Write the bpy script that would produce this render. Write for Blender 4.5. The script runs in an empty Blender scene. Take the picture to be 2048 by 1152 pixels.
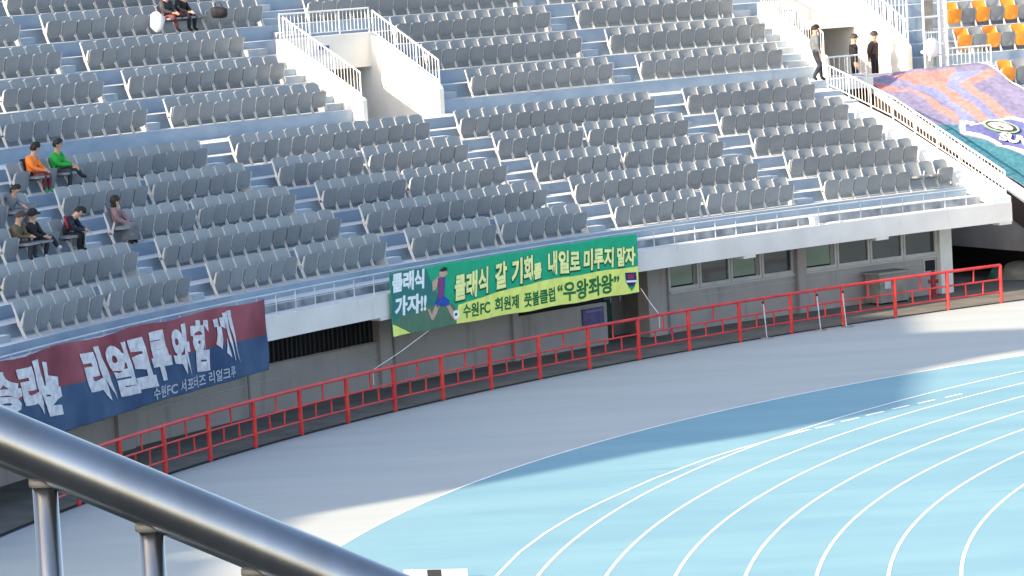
import bpy, math, random
from mathutils import Vector, Matrix
random.seed(7)
sc = bpy.context.scene
col = sc.collection
R_ = math.radians

# ------------------------------------------------------------------ camera
CAM = Vector((0, 0, 11.257))
PITCH, ROLL, FPX = 0.096813, -0.056277, 7471.29
cp, sp, cr, sr = math.cos(PITCH), math.sin(PITCH), math.cos(ROLL), math.sin(ROLL)
FWD = Vector((0, cp, -sp)); RT = Vector((1, 0, 0)); UP = Vector((0, sp, cp))
RT2 = cr*RT + sr*UP; UP2 = -sr*RT + cr*UP
cd = bpy.data.cameras.new('camera'); cam = bpy.data.objects.new('camera', cd); col.objects.link(cam)
cam.matrix_world = Matrix(((RT2.x, UP2.x, -FWD.x, CAM.x), (RT2.y, UP2.y, -FWD.y, CAM.y), (RT2.z, UP2.z, -FWD.z, CAM.z), (0, 0, 0, 1)))
cd.sensor_width = 36; cd.sensor_fit = 'HORIZONTAL'; cd.lens = 36*FPX/2048
cd.clip_start = 0.1; cd.clip_end = 3000
sc.camera = cam

# ------------------------------------------------------------------ light
SUN_EL, SUN_AZ = R_(25.5), R_(37.0)          # azimuth the light travels towards
w = bpy.data.worlds.new('World'); sc.world = w; w.use_nodes = True
nt = w.node_tree; bg = nt.nodes['Background']
sky = nt.nodes.new('ShaderNodeTexSky'); sky.sky_type = 'NISHITA'; sky.sun_disc = False
sky.sun_elevation = SUN_EL
sky.sun_rotation = math.atan2(-math.cos(SUN_AZ), -math.sin(SUN_AZ))
sky.air_density = 1.0; sky.dust_density = 2.0; sky.ozone_density = 0.6
nt.links.new(sky.outputs[0], bg.inputs[0]); bg.inputs[1].default_value = 0.15
sd = bpy.data.lights.new('sun', 'SUN'); sd.energy = 4.4; sd.angle = R_(0.5); sd.color = (1.0, 0.81, 0.58)
sun = bpy.data.objects.new('sun', sd); col.objects.link(sun)
SUN_D = Vector((math.cos(SUN_EL)*math.cos(SUN_AZ), math.cos(SUN_EL)*math.sin(SUN_AZ), -math.sin(SUN_EL)))
sun.rotation_euler = SUN_D.to_track_quat('-Z', 'Y').to_euler(); sun.location = (-60, -40, 60)
sc.view_settings.view_transform = 'Standard'; sc.view_settings.look = 'None'
sc.view_settings.exposure = 1.38; sc.view_settings.gamma = 1

# ------------------------------------------------------------------ helpers
CX, CY = 47.8143, 54.1480          # centre of the curved stand
def P(r, th, z):
    t = R_(th); return Vector((CX + r*math.cos(t), CY + r*math.sin(t), z))
def pix(x, y, z=0.0):
    d = ((x-1024)/FPX)*RT2 - ((y-576)/FPX)*UP2 + FWD
    return CAM + d*((z-CAM.z)/d.z)

def mat(name, c, rough=0.7, metal=0.0, c2=None, scale=3.0, bump=0.0, spec=0.3, detail=4, coat=0.0, stretch=None, lo=0.35, hi=0.65, grime=None, rnd=0.0):
    m = bpy.data.materials.new(name); m.use_nodes = True
    nt = m.node_tree; b = nt.nodes['Principled BSDF']
    b.inputs['Base Color'].default_value = (*c, 1); b.inputs['Roughness'].default_value = rough
    b.inputs['Metallic'].default_value = metal; b.inputs['Specular IOR Level'].default_value = spec
    b.inputs['Coat Weight'].default_value = coat
    tc = nt.nodes.new('ShaderNodeTexCoord'); mp = nt.nodes.new('ShaderNodeMapping')
    if stretch: mp.inputs['Scale'].default_value = stretch
    nt.links.new(tc.outputs['Object'], mp.inputs[0])
    if c2 is not None:
        n = nt.nodes.new('ShaderNodeTexNoise'); n.inputs['Scale'].default_value = scale; n.inputs['Detail'].default_value = detail
        nt.links.new(mp.outputs[0], n.inputs['Vector'])
        r = nt.nodes.new('ShaderNodeValToRGB'); r.color_ramp.elements[0].color = (*c, 1); r.color_ramp.elements[1].color = (*c2, 1)
        r.color_ramp.elements[0].position = lo; r.color_ramp.elements[1].position = hi
        nt.links.new(n.outputs['Fac'], r.inputs[0]); last = r.outputs[0]
        if grime:          # (colour, scale, stretch, lo, hi, strength): stains with a shape of their own
            gc, gs, gst, glo, ghi, gk = grime
            m2 = nt.nodes.new('ShaderNodeMapping'); m2.inputs['Scale'].default_value = gst; nt.links.new(tc.outputs['Object'], m2.inputs[0])
            n3 = nt.nodes.new('ShaderNodeTexNoise'); n3.inputs['Scale'].default_value = gs; n3.inputs['Detail'].default_value = 9; n3.inputs['Roughness'].default_value = .65
            nt.links.new(m2.outputs[0], n3.inputs['Vector'])
            mr = nt.nodes.new('ShaderNodeMapRange'); mr.inputs[1].default_value = glo; mr.inputs[2].default_value = ghi; mr.inputs[4].default_value = gk
            nt.links.new(n3.outputs['Fac'], mr.inputs[0])
            mx = nt.nodes.new('ShaderNodeMix'); mx.data_type = 'RGBA'; mx.inputs[7].default_value = (*gc, 1)
            nt.links.new(mr.outputs[0], mx.inputs[0]); nt.links.new(last, mx.inputs[6]); last = mx.outputs[2]
        if rnd:
            oi = nt.nodes.new('ShaderNodeObjectInfo'); mr = nt.nodes.new('ShaderNodeMapRange'); mr.inputs[3].default_value = 1-rnd; mr.inputs[4].default_value = 1+rnd
            nt.links.new(oi.outputs['Random'], mr.inputs[0])
            hs = nt.nodes.new('ShaderNodeHueSaturation'); nt.links.new(mr.outputs[0], hs.inputs['Value']); nt.links.new(last, hs.inputs['Color']); last = hs.outputs[0]
        nt.links.new(last, b.inputs['Base Color'])
    if bump > 0:
        n2 = nt.nodes.new('ShaderNodeTexNoise'); n2.inputs['Scale'].default_value = scale*6; n2.inputs['Detail'].default_value = 5
        nt.links.new(mp.outputs[0], n2.inputs['Vector'])
        bp = nt.nodes.new('ShaderNodeBump'); bp.inputs['Strength'].default_value = bump; bp.inputs['Distance'].default_value = 0.02
        nt.links.new(n2.outputs['Fac'], bp.inputs['Height']); nt.links.new(bp.outputs[0], b.inputs['Normal'])
    return m

M = {}
M['apron'] = mat('apron_concrete', (.365,.40,.40), .9, c2=(.405,.435,.43), scale=.5, bump=.15, detail=8, stretch=(.35,1.6,1), grime=((.26,.285,.29),.7,(.45,1.6,1),.60,.80,.5))
M['asphalt'] = mat('asphalt', (.125,.12,.105), .95, c2=(.18,.172,.15), scale=1.2, bump=.2, detail=8)
M['track'] = mat('track_rubber', (.15,.30,.375), .85, c2=(.195,.35,.415), scale=.45, bump=.15, detail=10, stretch=(.35,1.3,1), lo=.3, hi=.7, grime=((.09,.24,.31),1.1,(.22,2.2,1),.60,.74,.7))
M['line'] = mat('line_paint', (.80,.80,.78), .8, c2=(.62,.66,.67), scale=4, detail=9, lo=.42, hi=.72)
M['riser'] = mat('riser_paint', (.23,.305,.39), .8, c2=(.30,.37,.45), scale=1.1, detail=8, bump=.1, stretch=(1,1,2.5), grime=((.14,.17,.21),1.6,(1,1,.5),.60,.8,.6))
M['tread'] = mat('tread_concrete', (.50,.53,.56), .85, c2=(.62,.63,.63), scale=1.6, detail=8, bump=.1)
M['step'] = mat('step_paint', (.28,.34,.40), .85, c2=(.37,.41,.45), scale=1.6, detail=8)
M['tired'] = mat('weathered_riser', (.15,.17,.20), .9, c2=(.34,.37,.40), scale=2.2, detail=10)
M['fascia'] = mat('fascia_paint', (.68,.65,.62), .75, c2=(.78,.75,.72), scale=.9, detail=8, bump=.08, grime=((.38,.36,.33),1.5,(1.5,1.5,.35),.60,.78,.55))
M['wall'] = mat('wall_paint', (.37,.335,.325), .85, c2=(.43,.395,.38), scale=.8, detail=8, bump=.08, grime=((.20,.18,.17),1.2,(1.6,1.6,.22),.56,.76,.7))
M['cream'] = mat('cream_wall', (.74,.70,.63), .85, c2=(.82,.79,.73), scale=1.0, detail=8, grime=((.50,.45,.38),1.5,(1.5,1.5,.3),.60,.8,.6))
M['greywall'] = mat('side_wall_render', (.24,.22,.22), .9, c2=(.32,.30,.29), scale=1.0, detail=8)
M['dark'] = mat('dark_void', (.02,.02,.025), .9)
M['white'] = mat('white_paint', (.72,.72,.71), .5, c2=(.80,.80,.79), scale=4)
M['wframe'] = mat('window_frame', (.48,.48,.49), .5, c2=(.55,.55,.55), scale=4)
M['red'] = mat('red_paint', (.52,.022,.025), .42, c2=(.64,.05,.045), scale=2.5, spec=.4, detail=8, grime=((.20,.03,.02),5,(1,1,1),.64,.74,.8))
M['hydrant'] = mat('hydrant_red', (.22,.02,.03), .5, c2=(.30,.04,.04), scale=8)
M['seat'] = mat('seat_plastic', (.19,.21,.232), .45, c2=(.225,.243,.262), scale=1.3, spec=.4, detail=3, rnd=.10)
M['seatback'] = mat('seatback_plastic', (.25,.27,.29), .5, c2=(.285,.30,.315), scale=1.3, spec=.35, detail=3, rnd=.10)
M['bracket'] = mat('bracket_paint', (.46,.46,.45), .5, c2=(.56,.55,.53), scale=6)
M['oseat'] = mat('orange_plastic', (.82,.25,.02), .4, c2=(.9,.33,.03), scale=3, spec=.45)
M['steel'] = mat('brushed_steel', (.37,.36,.35), .28, metal=1.0, c2=(.42,.42,.42), scale=5, detail=8, stretch=(6,6,1))
M['railpaint'] = mat('rail_grey', (.42,.47,.52), .6, c2=(.52,.56,.60), scale=5)
M['glassgreen'] = mat('green_window', (.11,.21,.16), .12, c2=(.15,.26,.19), scale=.7, spec=.6)
M['glassdark'] = mat('dark_window', (.025,.045,.055), .10, c2=(.045,.075,.09), scale=.7, spec=.6)
M['louvre'] = mat('louvre_dark', (.03,.03,.035), .7, c2=(.08,.08,.08), scale=3, stretch=(6,6,.3))
M['doorgreen'] = mat('door_green', (.03,.10,.08), .7, c2=(.05,.13,.10), scale=3)
M['violet'] = mat('violet_board', (.10,.08,.22), .6, c2=(.14,.12,.28), scale=6)
M['cabinet'] = mat('cabinet_steel', (.20,.19,.17), .6, c2=(.27,.26,.235), scale=3)
M['skin'] = mat('skin', (.50,.29,.20), .6, c2=(.56,.34,.24), scale=9)
M['hair'] = mat('hair', (.012,.010,.010), .6, c2=(.03,.025,.02), scale=30)
def cloth(n, c): 
    return mat(n, c, .85, c2=tuple(min(1, x*1.35+.01) for x in c), scale=7, bump=.2)
def solid(n, c, r=.7): return mat(n, c, r, c2=tuple(min(1, x*1.12) for x in c), scale=5)

STEPM = [0,1]
class MB:
    def __init__(s): s.v = []; s.f = []; s.m = []
    def add(s, vs, fs, mi=0):
        o = len(s.v); s.v += [tuple(v) for v in vs]
        for i, f in enumerate(fs):
            s.f.append(tuple(o+k for k in f)); s.m.append(mi[i] if isinstance(mi, list) else mi)
        return s
    def box(s, a, b, mi=0):
        x0,y0,z0 = a; x1,y1,z1 = b
        return s.add([(x0,y0,z0),(x1,y0,z0),(x1,y1,z0),(x0,y1,z0),(x0,y0,z1),(x1,y0,z1),(x1,y1,z1),(x0,y1,z1)],
              [(0,3,2,1),(4,5,6,7),(0,1,5,4),(1,2,6,5),(2,3,7,6),(3,0,4,7)], mi)
    def sbox(s, r0, r1, t0, t1, z0, z1, mi=0, seg=None):      # box in polar coordinates
        n = seg or max(1, int(abs(t1-t0)/0.6)+1); vs = []; fs = []
        for i in range(n+1):
            t = t0+(t1-t0)*i/n
            vs += [P(r0,t,z0), P(r1,t,z0), P(r1,t,z1), P(r0,t,z1)]
        for i in range(n):
            a = 4*i; b = a+4
            for k in range(4): fs.append((a+k, a+(k+1)%4, b+(k+1)%4, b+k))
        fs += [(0,3,2,1), (4*n,4*n+1,4*n+2,4*n+3)]
        if mi == 'step': mi = [1 if k % 4 == 2 else 0 for k in range(4*n)]+[0,0]
        return s.add(vs, fs, mi)
    def tube(s, pts, r, n=8, mi=0, cap=True, close=False):
        pts = [Vector(p) for p in pts]; vs = []; fs = []
        for i, p in enumerate(pts):
            a = pts[max(0,i-1)]; b = pts[min(len(pts)-1,i+1)]
            if close: a = pts[i-1]; b = pts[(i+1)%len(pts)]
            d = (b-a).normalized(); u = d.cross(Vector((0,0,1)))
            if u.length < 1e-3: u = d.cross(Vector((1,0,0)))
            u.normalize(); v = d.cross(u); rr = r[i] if isinstance(r, (list,tuple)) else r
            for k in range(n):
                an = 2*math.pi*k/n; vs.append(p + rr*(math.cos(an)*u + math.sin(an)*v))
        m = len(pts)
        for i in range(m-1 if not close else m):
            j = (i+1) % m
            for k in range(n): fs.append((i*n+k, i*n+(k+1)%n, j*n+(k+1)%n, j*n+k))
        if cap and not close: fs += [tuple(reversed(range(n))), tuple((m-1)*n+k for k in range(n))]
        return s.add(vs, fs, mi)
    def slab(s, poly, t0, t1, mi=0):      # polygon in (R,z) between two angles
        n = len(poly); vs = [P(r,t0,z) for r,z in poly] + [P(r,t1,z) for r,z in poly]
        fs = [tuple(range(n)), tuple(reversed(range(n,2*n)))] + [(i,(i+1)%n,(i+1)%n+n,i+n) for i in range(n)]
        return s.add(vs, fs, mi)
    def build(s, name, mats, parent=None, smooth=False, loc=None, recalc=True):
        me = bpy.data.meshes.new(name); me.from_pydata(s.v, [], s.f)
        if not isinstance(mats, (list,tuple)): mats = [mats]
        for m in mats: me.materials.append(m)
        me.polygons.foreach_set('material_index', s.m)
        if smooth is True: me.polygons.foreach_set('use_smooth', [True]*len(s.f))
        if recalc:
            import bmesh
            bm = bmesh.new(); bm.from_mesh(me); bmesh.ops.recalc_face_normals(bm, faces=bm.faces); bm.to_mesh(me); bm.free()
        if smooth == 'auto':
            me.polygons.foreach_set('use_smooth', [True]*len(s.f)); me.set_sharp_from_angle(angle=R_(35))
        o = bpy.data.objects.new(name, me); col.objects.link(o)
        if loc is not None: o.location = loc
        if parent: o.parent = parent
        return o

def thing(name, label, cat, group=None, loc=(0,0,0), rz=0):
    o = bpy.data.objects.new(name, None); col.objects.link(o); o.location = loc; o.rotation_euler = (0,0,rz)
    o.empty_display_size = .1
    o['label'] = label; o['category'] = cat
    if group: o['group'] = group
    return o
def tag(o, label, cat, group=None):
    o['label'] = label; o['category'] = cat
    if group: o['group'] = group
    return o
def place(o, r, th, z, rot=0): 
    o.location = P(r, th, z); o.rotation_euler = (0, 0, R_(th-90+rot)); return o

# ------------------------------------------------------------------ ground, track
g = MB(); g.add([(-1500,-300,0),(1500,-300,0),(1500,2500,0),(-1500,2500,0)], [(0,1,2,3)])
o = g.build('ground', M['apron'], recalc=False); o['kind'] = 'structure'
def disc(name, cx, cy, r, z, m, a0=0, a1=360, r0=0.0, seg=240):
    b = MB(); vs = []; fs = []
    for i in range(seg+1):
        a = R_(a0+(a1-a0)*i/seg)
        vs += [(cx+r0*math.cos(a), cy+r0*math.sin(a), z), (cx+r*math.cos(a), cy+r*math.sin(a), z)]
    for i in range(seg): fs.append((2*i, 2*i+1, 2*i+3, 2*i+2))
    b.add(vs, fs); o = b.build(name, m, recalc=False); return o
FX, FY, FR = 44.24197, 55.91357, 56.71384
o = disc('service_path', FX, FY, 140, .004, M['asphalt'], 100, 190, FR+.10); o['kind'] = 'structure'
o = disc('drain_kerb', FX, FY, FR+.10, .012, M['dark'], 100, 190, FR-.06); o['kind'] = 'structure'
BX, BY, BR = 34.63681, 59.02474, 39.21637
o = disc('running_track', BX, BY, BR, .004, M['track'], 0, 360, 0.01, 360); o['kind'] = 'structure'
o = disc('track_edge_line', BX, BY, BR+.03, .008, M['line'], 90, 270, BR-.04); o['kind'] = 'structure'
TX, TY, TR0 = 45.18051, 57.03924, 45.55144
ln = MB()
def arc_strip(b, cx, cy, r, a0, a1, wd, z):
    n = max(2, int(abs(a1-a0)/0.4)); vs = []; fs = []
    for i in range(n+1):
        a = R_(a0+(a1-a0)*i/n)
        for rr in (r-wd/2, r+wd/2): vs.append((cx+rr*math.cos(a), cy+rr*math.sin(a), z))
    for i in range(n): fs.append((2*i,2*i+1,2*i+3,2*i+2))
    b.add(vs, fs)
for k in range(8):
    rk = TR0 - 1.22*k
    a0 = 128 if k == 0 else 118
    arc_strip(ln, TX, TY, rk, a0, 200, .062, .008)
# curved break line that leaves the outer lane line
curve = [(-.9,61.6),(-.78,62.9),(-.55,64.27),(-.13,66.58),(.36,68.55),(.91,70.31),(1.46,71.75),(2.03,73.12),(2.61,74.46),(3.2,75.61),(3.81,76.8),(4.6,78.08),(5.35,79.12),(6.1,80.1)]
def strip(b, pts, wd, z):
    vs = []; fs = []; n = len(pts)
    for i,p in enumerate(pts):
        a = Vector(pts[max(0,i-1)]); c = Vector(pts[min(n-1,i+1)]); d = (c-a).normalized(); nn = Vector((-d.y,d.x))*wd/2
        vs += [(p[0]+nn.x,p[1]+nn.y,z),(p[0]-nn.x,p[1]-nn.y,z)]
    for i in range(n-1): fs.append((2*i,2*i+1,2*i+3,2*i+2))
    b.add(vs, fs)
strip(ln, curve, .062, .0085)
dash = [(6.07,80.11),(6.64,80.75),(7.27,81.56),(7.9,82.33),(8.56,83.12),(9.22,83.83),(9.93,84.60)]
for x, y in dash:
    strip(ln, [(x-.22,y-.25),(x+.22,y+.25)], .09, .0095)
o = ln.build('lane_markings', M['line'], recalc=False); o['kind'] = 'structure'

# ------------------------------------------------------------------ the stand (terraces)
EL = lambda j: (63.2+1.4153*j, 3.053+.5962*j)       # front edge of seat tread, lower tier
EU = lambda j: (71.674+1.4628*j, 6.41+.7832*j)      # upper tier
lowprof = [(62.03,2.03),(62.03,2.575),(62.60,2.575),(62.60,2.79)]
for j in range(5):
    r, z = EL(j)
    lowprof += [(r,lowprof[-1][1]),(r,z)] if j == 0 else [(r,z-.298),(r,z)]
    lowprof += [(r+.70,z),(r+.70,z+.298)]
WR, WZ = EL(5)
lowprof += [(WR,WZ-.298),(WR,WZ)]
def terrace(b, prof, low, t0, t1, front_m=2):
    # prof: polyline of the top surface front to back, low: closing points
    n = max(1, int(abs(t1-t0)/0.6)+1); pts = prof+low; m = len(pts)
    vs = [P(r, t0+(t1-t0)*i/n, z) for i in range(n+1) for r,z in pts]; fs = []; ms = []
    for i in range(n):
        for k in range(m):
            k2 = (k+1) % m; fs.append((i*m+k, i*m+k2, (i+1)*m+k2, (i+1)*m+k))
            (r1,z1),(r2,z2) = pts[k], pts[k2]
            if k < len(prof)-1: ms.append(1 if abs(z1-z2) < .01 else (3 if (z2 < 2.83 and z1 > 2.5) else (2 if z2 < 2.6 else 0)))
            else: ms.append(4)
    fs += [tuple(reversed(range(m))), tuple(n*m+k for k in range(m))]; ms += [5,5]
    b.add(vs, fs, ms)
TM = [M['riser'], M['tread'], M['fascia'], M['tired'], M['wall'], M['cream']]
V1 = (136.45, 133.80); V2 = (122.10, 119.35)
stand = thing('grandstand', 'curved concrete grandstand with pale blue steps, white front beam and white walled stair openings', 'grandstand')
b = MB()
terrace(b, lowprof+[(71.674,WZ)], [(71.674,5.2),(64.2,2.2),(62.32,2.2),(62.32,2.03)], 170, 122.6)
b.build('lower_terrace', TM, stand)
def upprof(j0, j1):
    p = []
    for j in range(j0, j1):
        r, z = EU(j); p += [(r,z-.392),(r,z),(r+.73,z),(r+.73,z+.392)]
    return p
b = MB()
for t0, t1 in ((170, V1[0]), (V1[1]-.14, V2[0]+.0)):
    terrace(b, upprof(0,2)+[(EU(2)[0], EU(1)[1]+.392)], [(EU(2)[0],5.4),(71.674,5.4)], t0, t1)
terrace(b, [(EU(2)[0]+.0005,7.55)]+upprof(2,7)[1:], [(EU(7)[0],EU(6)[1]+.39),(EU(7)[0],7.55)], 170, V2[1]-.14)
b.build('upper_terrace', TM, stand)
# notches (drip blocks) below the front beam
for t in (122.62,126.9,131.6,136.6,144.9,150.2,155.0):
    MB().sbox(62.04, 62.34, t, t+.42, 1.955, 2.03).build('drip_block', M['fascia'], stand)
# sloping white end parapet at the gap
MB().slab([(62.05,2.577),(62.05,2.74),(67.2,4.86),(70.26,5.80),(70.26,5.3),(62.3,2.577)], 122.60, 123.22).build('end_parapet', M['white'], stand)
# support wall below with windows
b = MB()
WALL = 63.77
def wallpiece(t0, t1, z0, z1, r=WALL, d=.25, m='wall', name='support_wall'):
    return MB().sbox(r, r+d, t0, t1, z0, z1).build(name, M[m], stand)
for t0,t1,z0,z1 in ((170,153.1,0,2.2),(152.5,147.5,0,1.13),(152.5,147.5,2.05,2.2),(147.5,143.46,0,1.13),(143.0,138.7,0,2.3),(138.5,135.3,0,1.12),(138.5,135.3,1.36,2.3),
                    (133.3,133.12,0,2.3),(133.12,128.72,0,1.12),(133.12,128.72,2.1,2.3),(128.42,123.82,0,1.12),(128.42,123.82,2.1,2.3)):
    wallpiece(t0, t1, z0, z1)
for t0,t1 in ((153.1,152.5),(143.46,143.0),(138.7,138.5),(133.92,133.3),(128.72,128.42)):
    MB().sbox(WALL-.10, WALL+.3, t0, t1, 0, 2.25).build('column', M['wall'], stand)
MB().sbox(WALL-.16, WALL+.35, 123.88, 123.48, 0, 2.25).build('column', M['white'], stand)
MB().slab([(WALL+.35,0),(75,0),(75,2.2),(WALL+.35,2.2)], 123.7, 123.5).build('side_wall', M['greywall'], stand)
# dark recess with door
MB().sbox(WALL+1.2, WALL+1.3, 136.5, 132.8, 0, 2.3).build('recess_wall', M['greywall'], stand)
for a in (135.42,133.6): MB().sbox(WALL+.31, WALL+1.19, a, a-.1, 0, 2.3).build('recess_wall', M['greywall'], stand)
d_ = MB().sbox(WALL+1.05, WALL+1.19, 135.2, 134.15, 0.02, 1.0).build('door', M['doorgreen'], stand)
b = MB()
for k in range(5):
    t = 135.3-.33*k; b.tube([P(WALL+.9,t,.95), P(WALL+.9,t,2.2)], .015, 6)
b.tube([P(WALL+.9,135.35,1.5), P(WALL+.9,133.95,1.5)], .02, 6)
b.build('security_grille', M['railpaint'], stand)
# slit window and louvres
MB().sbox(WALL+.08, WALL+.12, 138.5, 135.3, 1.12, 1.36).build('slit_window', M['dark'], stand)
MB().sbox(WALL-.02, WALL+.02, 138.4, 135.45, 1.10, 1.14).build('window_sill', M['wall'], stand)
b = MB(); 
for k in range(24):
    t = 147.45-.165*k; b.sbox(WALL+.05, WALL+.10, t, t-.03, 1.13, 2.05, 0, 1)
lo = b.build('louvre_band', M['louvre'], stand)
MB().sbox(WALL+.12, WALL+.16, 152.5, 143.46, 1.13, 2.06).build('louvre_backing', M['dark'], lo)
MB().sbox(WALL-.03, WALL+.04, 152.5, 143.46, 1.13, 1.18).build('window_sill', M['greywall'], lo)
b = MB()
for t in (148.3, 133.25, 128.75, 143.0):
    b = MB(); b.tube([P(WALL-.13,t,.01), P(WALL-.13,t,2.2)], .03, 8); b.build('downpipe', M['greywall'], stand)
for a0,a1,z in ((152.4,143.5,.78),(133.1,123.95,.92)):
    b = MB(); n_ = 14; b.tube([P(WALL-.02, a0+(a1-a0)*i/n_, z) for i in range(n_+1)], .014, 6); b.build('conduit', M['railpaint'], stand)
def window_group(t0, t1, kinds):
    n = len(kinds); wd = (t0-t1)/n
    for i, k in enumerate(kinds):
        a = t0-wd*i; c = a-wd; f = MB()
        zt, zb = 2.08, 1.12
        f.sbox(WALL+.00, WALL+.07, a-.01, c+.01, zb, zb+.11, 0, 2)
        f.sbox(WALL+.00, WALL+.07, a-.01, c+.01, zt-.05, zt, 0, 2)
        f.sbox(WALL+.002, WALL+.068, a-.01, a-.075, zb+.11, zt-.05, 0, 1)
        f.sbox(WALL+.002, WALL+.068, c+.075, c+.01, zb+.11, zt-.05, 0, 1)
        fo = f.build('window', M['wframe'], stand)
        MB().sbox(WALL+.05, WALL+.06, a-.075, c+.075, zb+.11, zt-.05, 0, 2).build('pane', M['glassgreen' if k else 'glassdark'], fo)
        if k:
            MB().sbox(WALL+.03, WALL+.048, c+.20, c+.075, zb+.11, zt-.05, 0, 1).build('sash', M['greywall'], fo)
            MB().sbox(WALL+.03, WALL+.047, a-.08, c+.21, zb+.11, zb+.15, 0, 1).build('inner_sill', M['dark'], fo)
    MB().sbox(WALL-.06, WALL+.10, t0, t1, 1.07, 1.118).build('window_sill', M['wframe'], stand)
window_group(133.10, 128.76, [1,0,1,0]); window_group(128.40, 123.86, [1,0,0,0])
# small wall-mounted things
b = MB(); b.sbox(WALL-.05, WALL-.005, 136.19, 135.45, .60, 1.03); b.sbox(WALL-.07, WALL-.05, 136.12, 135.52, .93, .98, 1)
o = b.build('notice_board', [M['violet'], solid('board_lilac',(.22,.2,.34))]); tag(o, 'dark violet notice board on the wall left of the green door recess', 'board')
t = thing('fuse_box', 'small dark square box in pale frame on wall above the red hydrant', 'electrical box')
MB().sbox(WALL-.03, WALL-.005, 124.36, 123.95, .66, 1.04).build('frame', M['wframe'], t)
MB().sbox(WALL-.06, WALL-.031, 124.31, 124.0, .70, 1.0).build('cover', M['dark'], t)
t = thing('equipment_cabinet', 'squat grey steel cabinet standing under the right windows behind the red fence', 'cabinet')
MB().sbox(62.95, 63.55, 126.52, 125.55, .06, .86).build('body', M['cabinet'], t)
MB().sbox(62.90, 63.60, 126.58, 125.49, .86, .92).build('lid', M['greywall'], t)
MB().sbox(62.935, 62.948, 126.35, 126.15, .45, .68).build('door_plate', M['wframe'], t)
for a in (126.45,125.62): MB().sbox(63.0, 63.5, a, a-.06, 0, .06).build('leg', M['dark'], t)
# hydrant
t = thing('fire_hydrant', 'dark red pillar hydrant by the wall at the right column', 'hydrant', loc=P(63.05,124.6,0))
b = MB(); b.tube([(0,0,0),(0,0,.04),(0,0,.05),(0,0,.62),(0,0,.64),(0,0,.70),(0,0,.74),(0,0,.78)], [.13,.13,.075,.075,.11,.11,.05,.03], 14); b.build('barrel', M['hydrant'], t, 'auto')
b = MB(); b.tube([(-.12,0,.47),(.12,0,.47)], .05, 10); b.tube([(-.145,0,.47),(-.11,0,.47)], .06, 10); b.tube([(.11,0,.47),(.145,0,.47)], .06, 10); b.build('outlet', M['hydrant'], t, 'auto')
b = MB(); b.tube([(0,0,.24),(0,0,.30)], .10, 12); b.build('flange', M['hydrant'], t, 'auto')

# ------------------------------------------------------------------ stair openings (vomitories)
def opening(th, room_z=7.43):
    L, Rr = th; fl = 5.6
    top = lambda r: 6.70+.535*(r-71.31)
    MB().slab([(71.25,fl),(71.25,6.66),(71.31,6.72),(74.40,top(74.40)),(74.40,fl)], L, L-.13).build('opening_side_wall', M['cream'], stand)
    MB().slab([(71.60,fl-.4),(71.60,6.74),(71.66,top(71.60)),(74.40,top(74.40)),(74.40,fl-.4)], Rr, Rr-.139).build('opening_side_wall', M['cream'], stand)
    MB().sbox(74.402, 74.60, L, Rr-.139, room_z, top(74.5)).build('lintel_wall', M['cream'], stand)
    MB().slab([(74.402,fl-.4),(74.402,room_z-.002),(80,room_z-.002),(80,fl-.4)], Rr, Rr-.139).build('passage_wall', M['cream'], stand)
    MB().slab([(74.402,fl),(74.402,room_z-.002),(80,room_z-.002),(80,fl)], L, L-.13).build('passage_wall', M['cream'], stand)
    MB().sbox(74.61, 80.3, L+.2, Rr-.4, room_z, room_z+.1).build('passage_ceiling', M['wall'], stand)
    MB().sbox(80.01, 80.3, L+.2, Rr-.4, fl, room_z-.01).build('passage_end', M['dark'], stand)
    MB().sbox(71.68, 81, L-.13, Rr-.001, fl-.3, fl).build('passage_floor', M['tread'], stand)
opening(V1); opening(V2)
b = MB(); b.sbox(74.5,74.6,135.9,135.2,5.6,7.40,0,1); b.build('door_leaf', solid('brown_door',(.16,.09,.05)), stand)
MB().sbox(70.28, 71.67, 122.598, 121.22, 5.7, 6.034).build('landing', M['tread'], stand)
MB().sbox(71.46, 71.67, 121.218, V2[1]-.1, 5.7, 6.034).build('landing', M['tread'], stand)

def railing(name, label, runs, h, group=None, post=1.0, bal=.14, rr=.022, gap=.10, m='white', pr=.024):
    """runs: list of (point list along the base); horizontal distance driven posts and balusters"""
    t = thing(name, label, 'railing', group)
    for run in runs:
        pts = [Vector(p) for p in run]
        up = Vector((0,0,h)); lo = Vector((0,0,gap))
        b = MB(); b.tube([p+up for p in pts], rr*1.15, 8); b.build('handrail', M[m], t, 'auto')
        b = MB(); b.tube([p+lo for p in pts], rr*.8, 6); b.build('bottom_rail', M[m], t, 'auto')
        L = sum((pts[i+1]-pts[i]).length for i in range(len(pts)-1))
        def at(s):
            for i in range(len(pts)-1):
                d = (pts[i+1]-pts[i]).length
                if s <= d+1e-6: return pts[i].lerp(pts[i+1], s/d)
                s -= d
            return pts[-1]
        np_ = max(1, round(L/post))
        for i in range(np_+1):
            q = at(L*i/np_); b = MB(); b.tube([q, q+up], pr, 8); b.build('post', M[m], t, 'auto')
        nb = int(L/bal)
        for i in range(1, nb):
            s = L*i/nb
            if min(abs(s-L*k/np_) for k in range(np_+1)) < bal*.4: continue
            q = at(s); b = MB(); b.tube([q+lo, q+up], rr*.42, 5); b.build('baluster', M[m], t, 'auto')
    return t
topz = lambda r: 6.70+.535*(r-71.31)
def open_rail(th, label):
    L, Rr = th[0]-.065, th[1]-.07
    railing('stair_opening_railing', label,
        [[P(71.38,L,topz(71.38)), P(74.35,L,topz(74.35))], [P(74.5,L,topz(74.5)), P(74.5,(L+Rr)/2,topz(74.5)), P(74.5,Rr,topz(74.5))], [P(71.66,Rr,topz(71.62)), P(74.35,Rr,topz(74.35))]], .70, 'railings round the stair openings')
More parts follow.
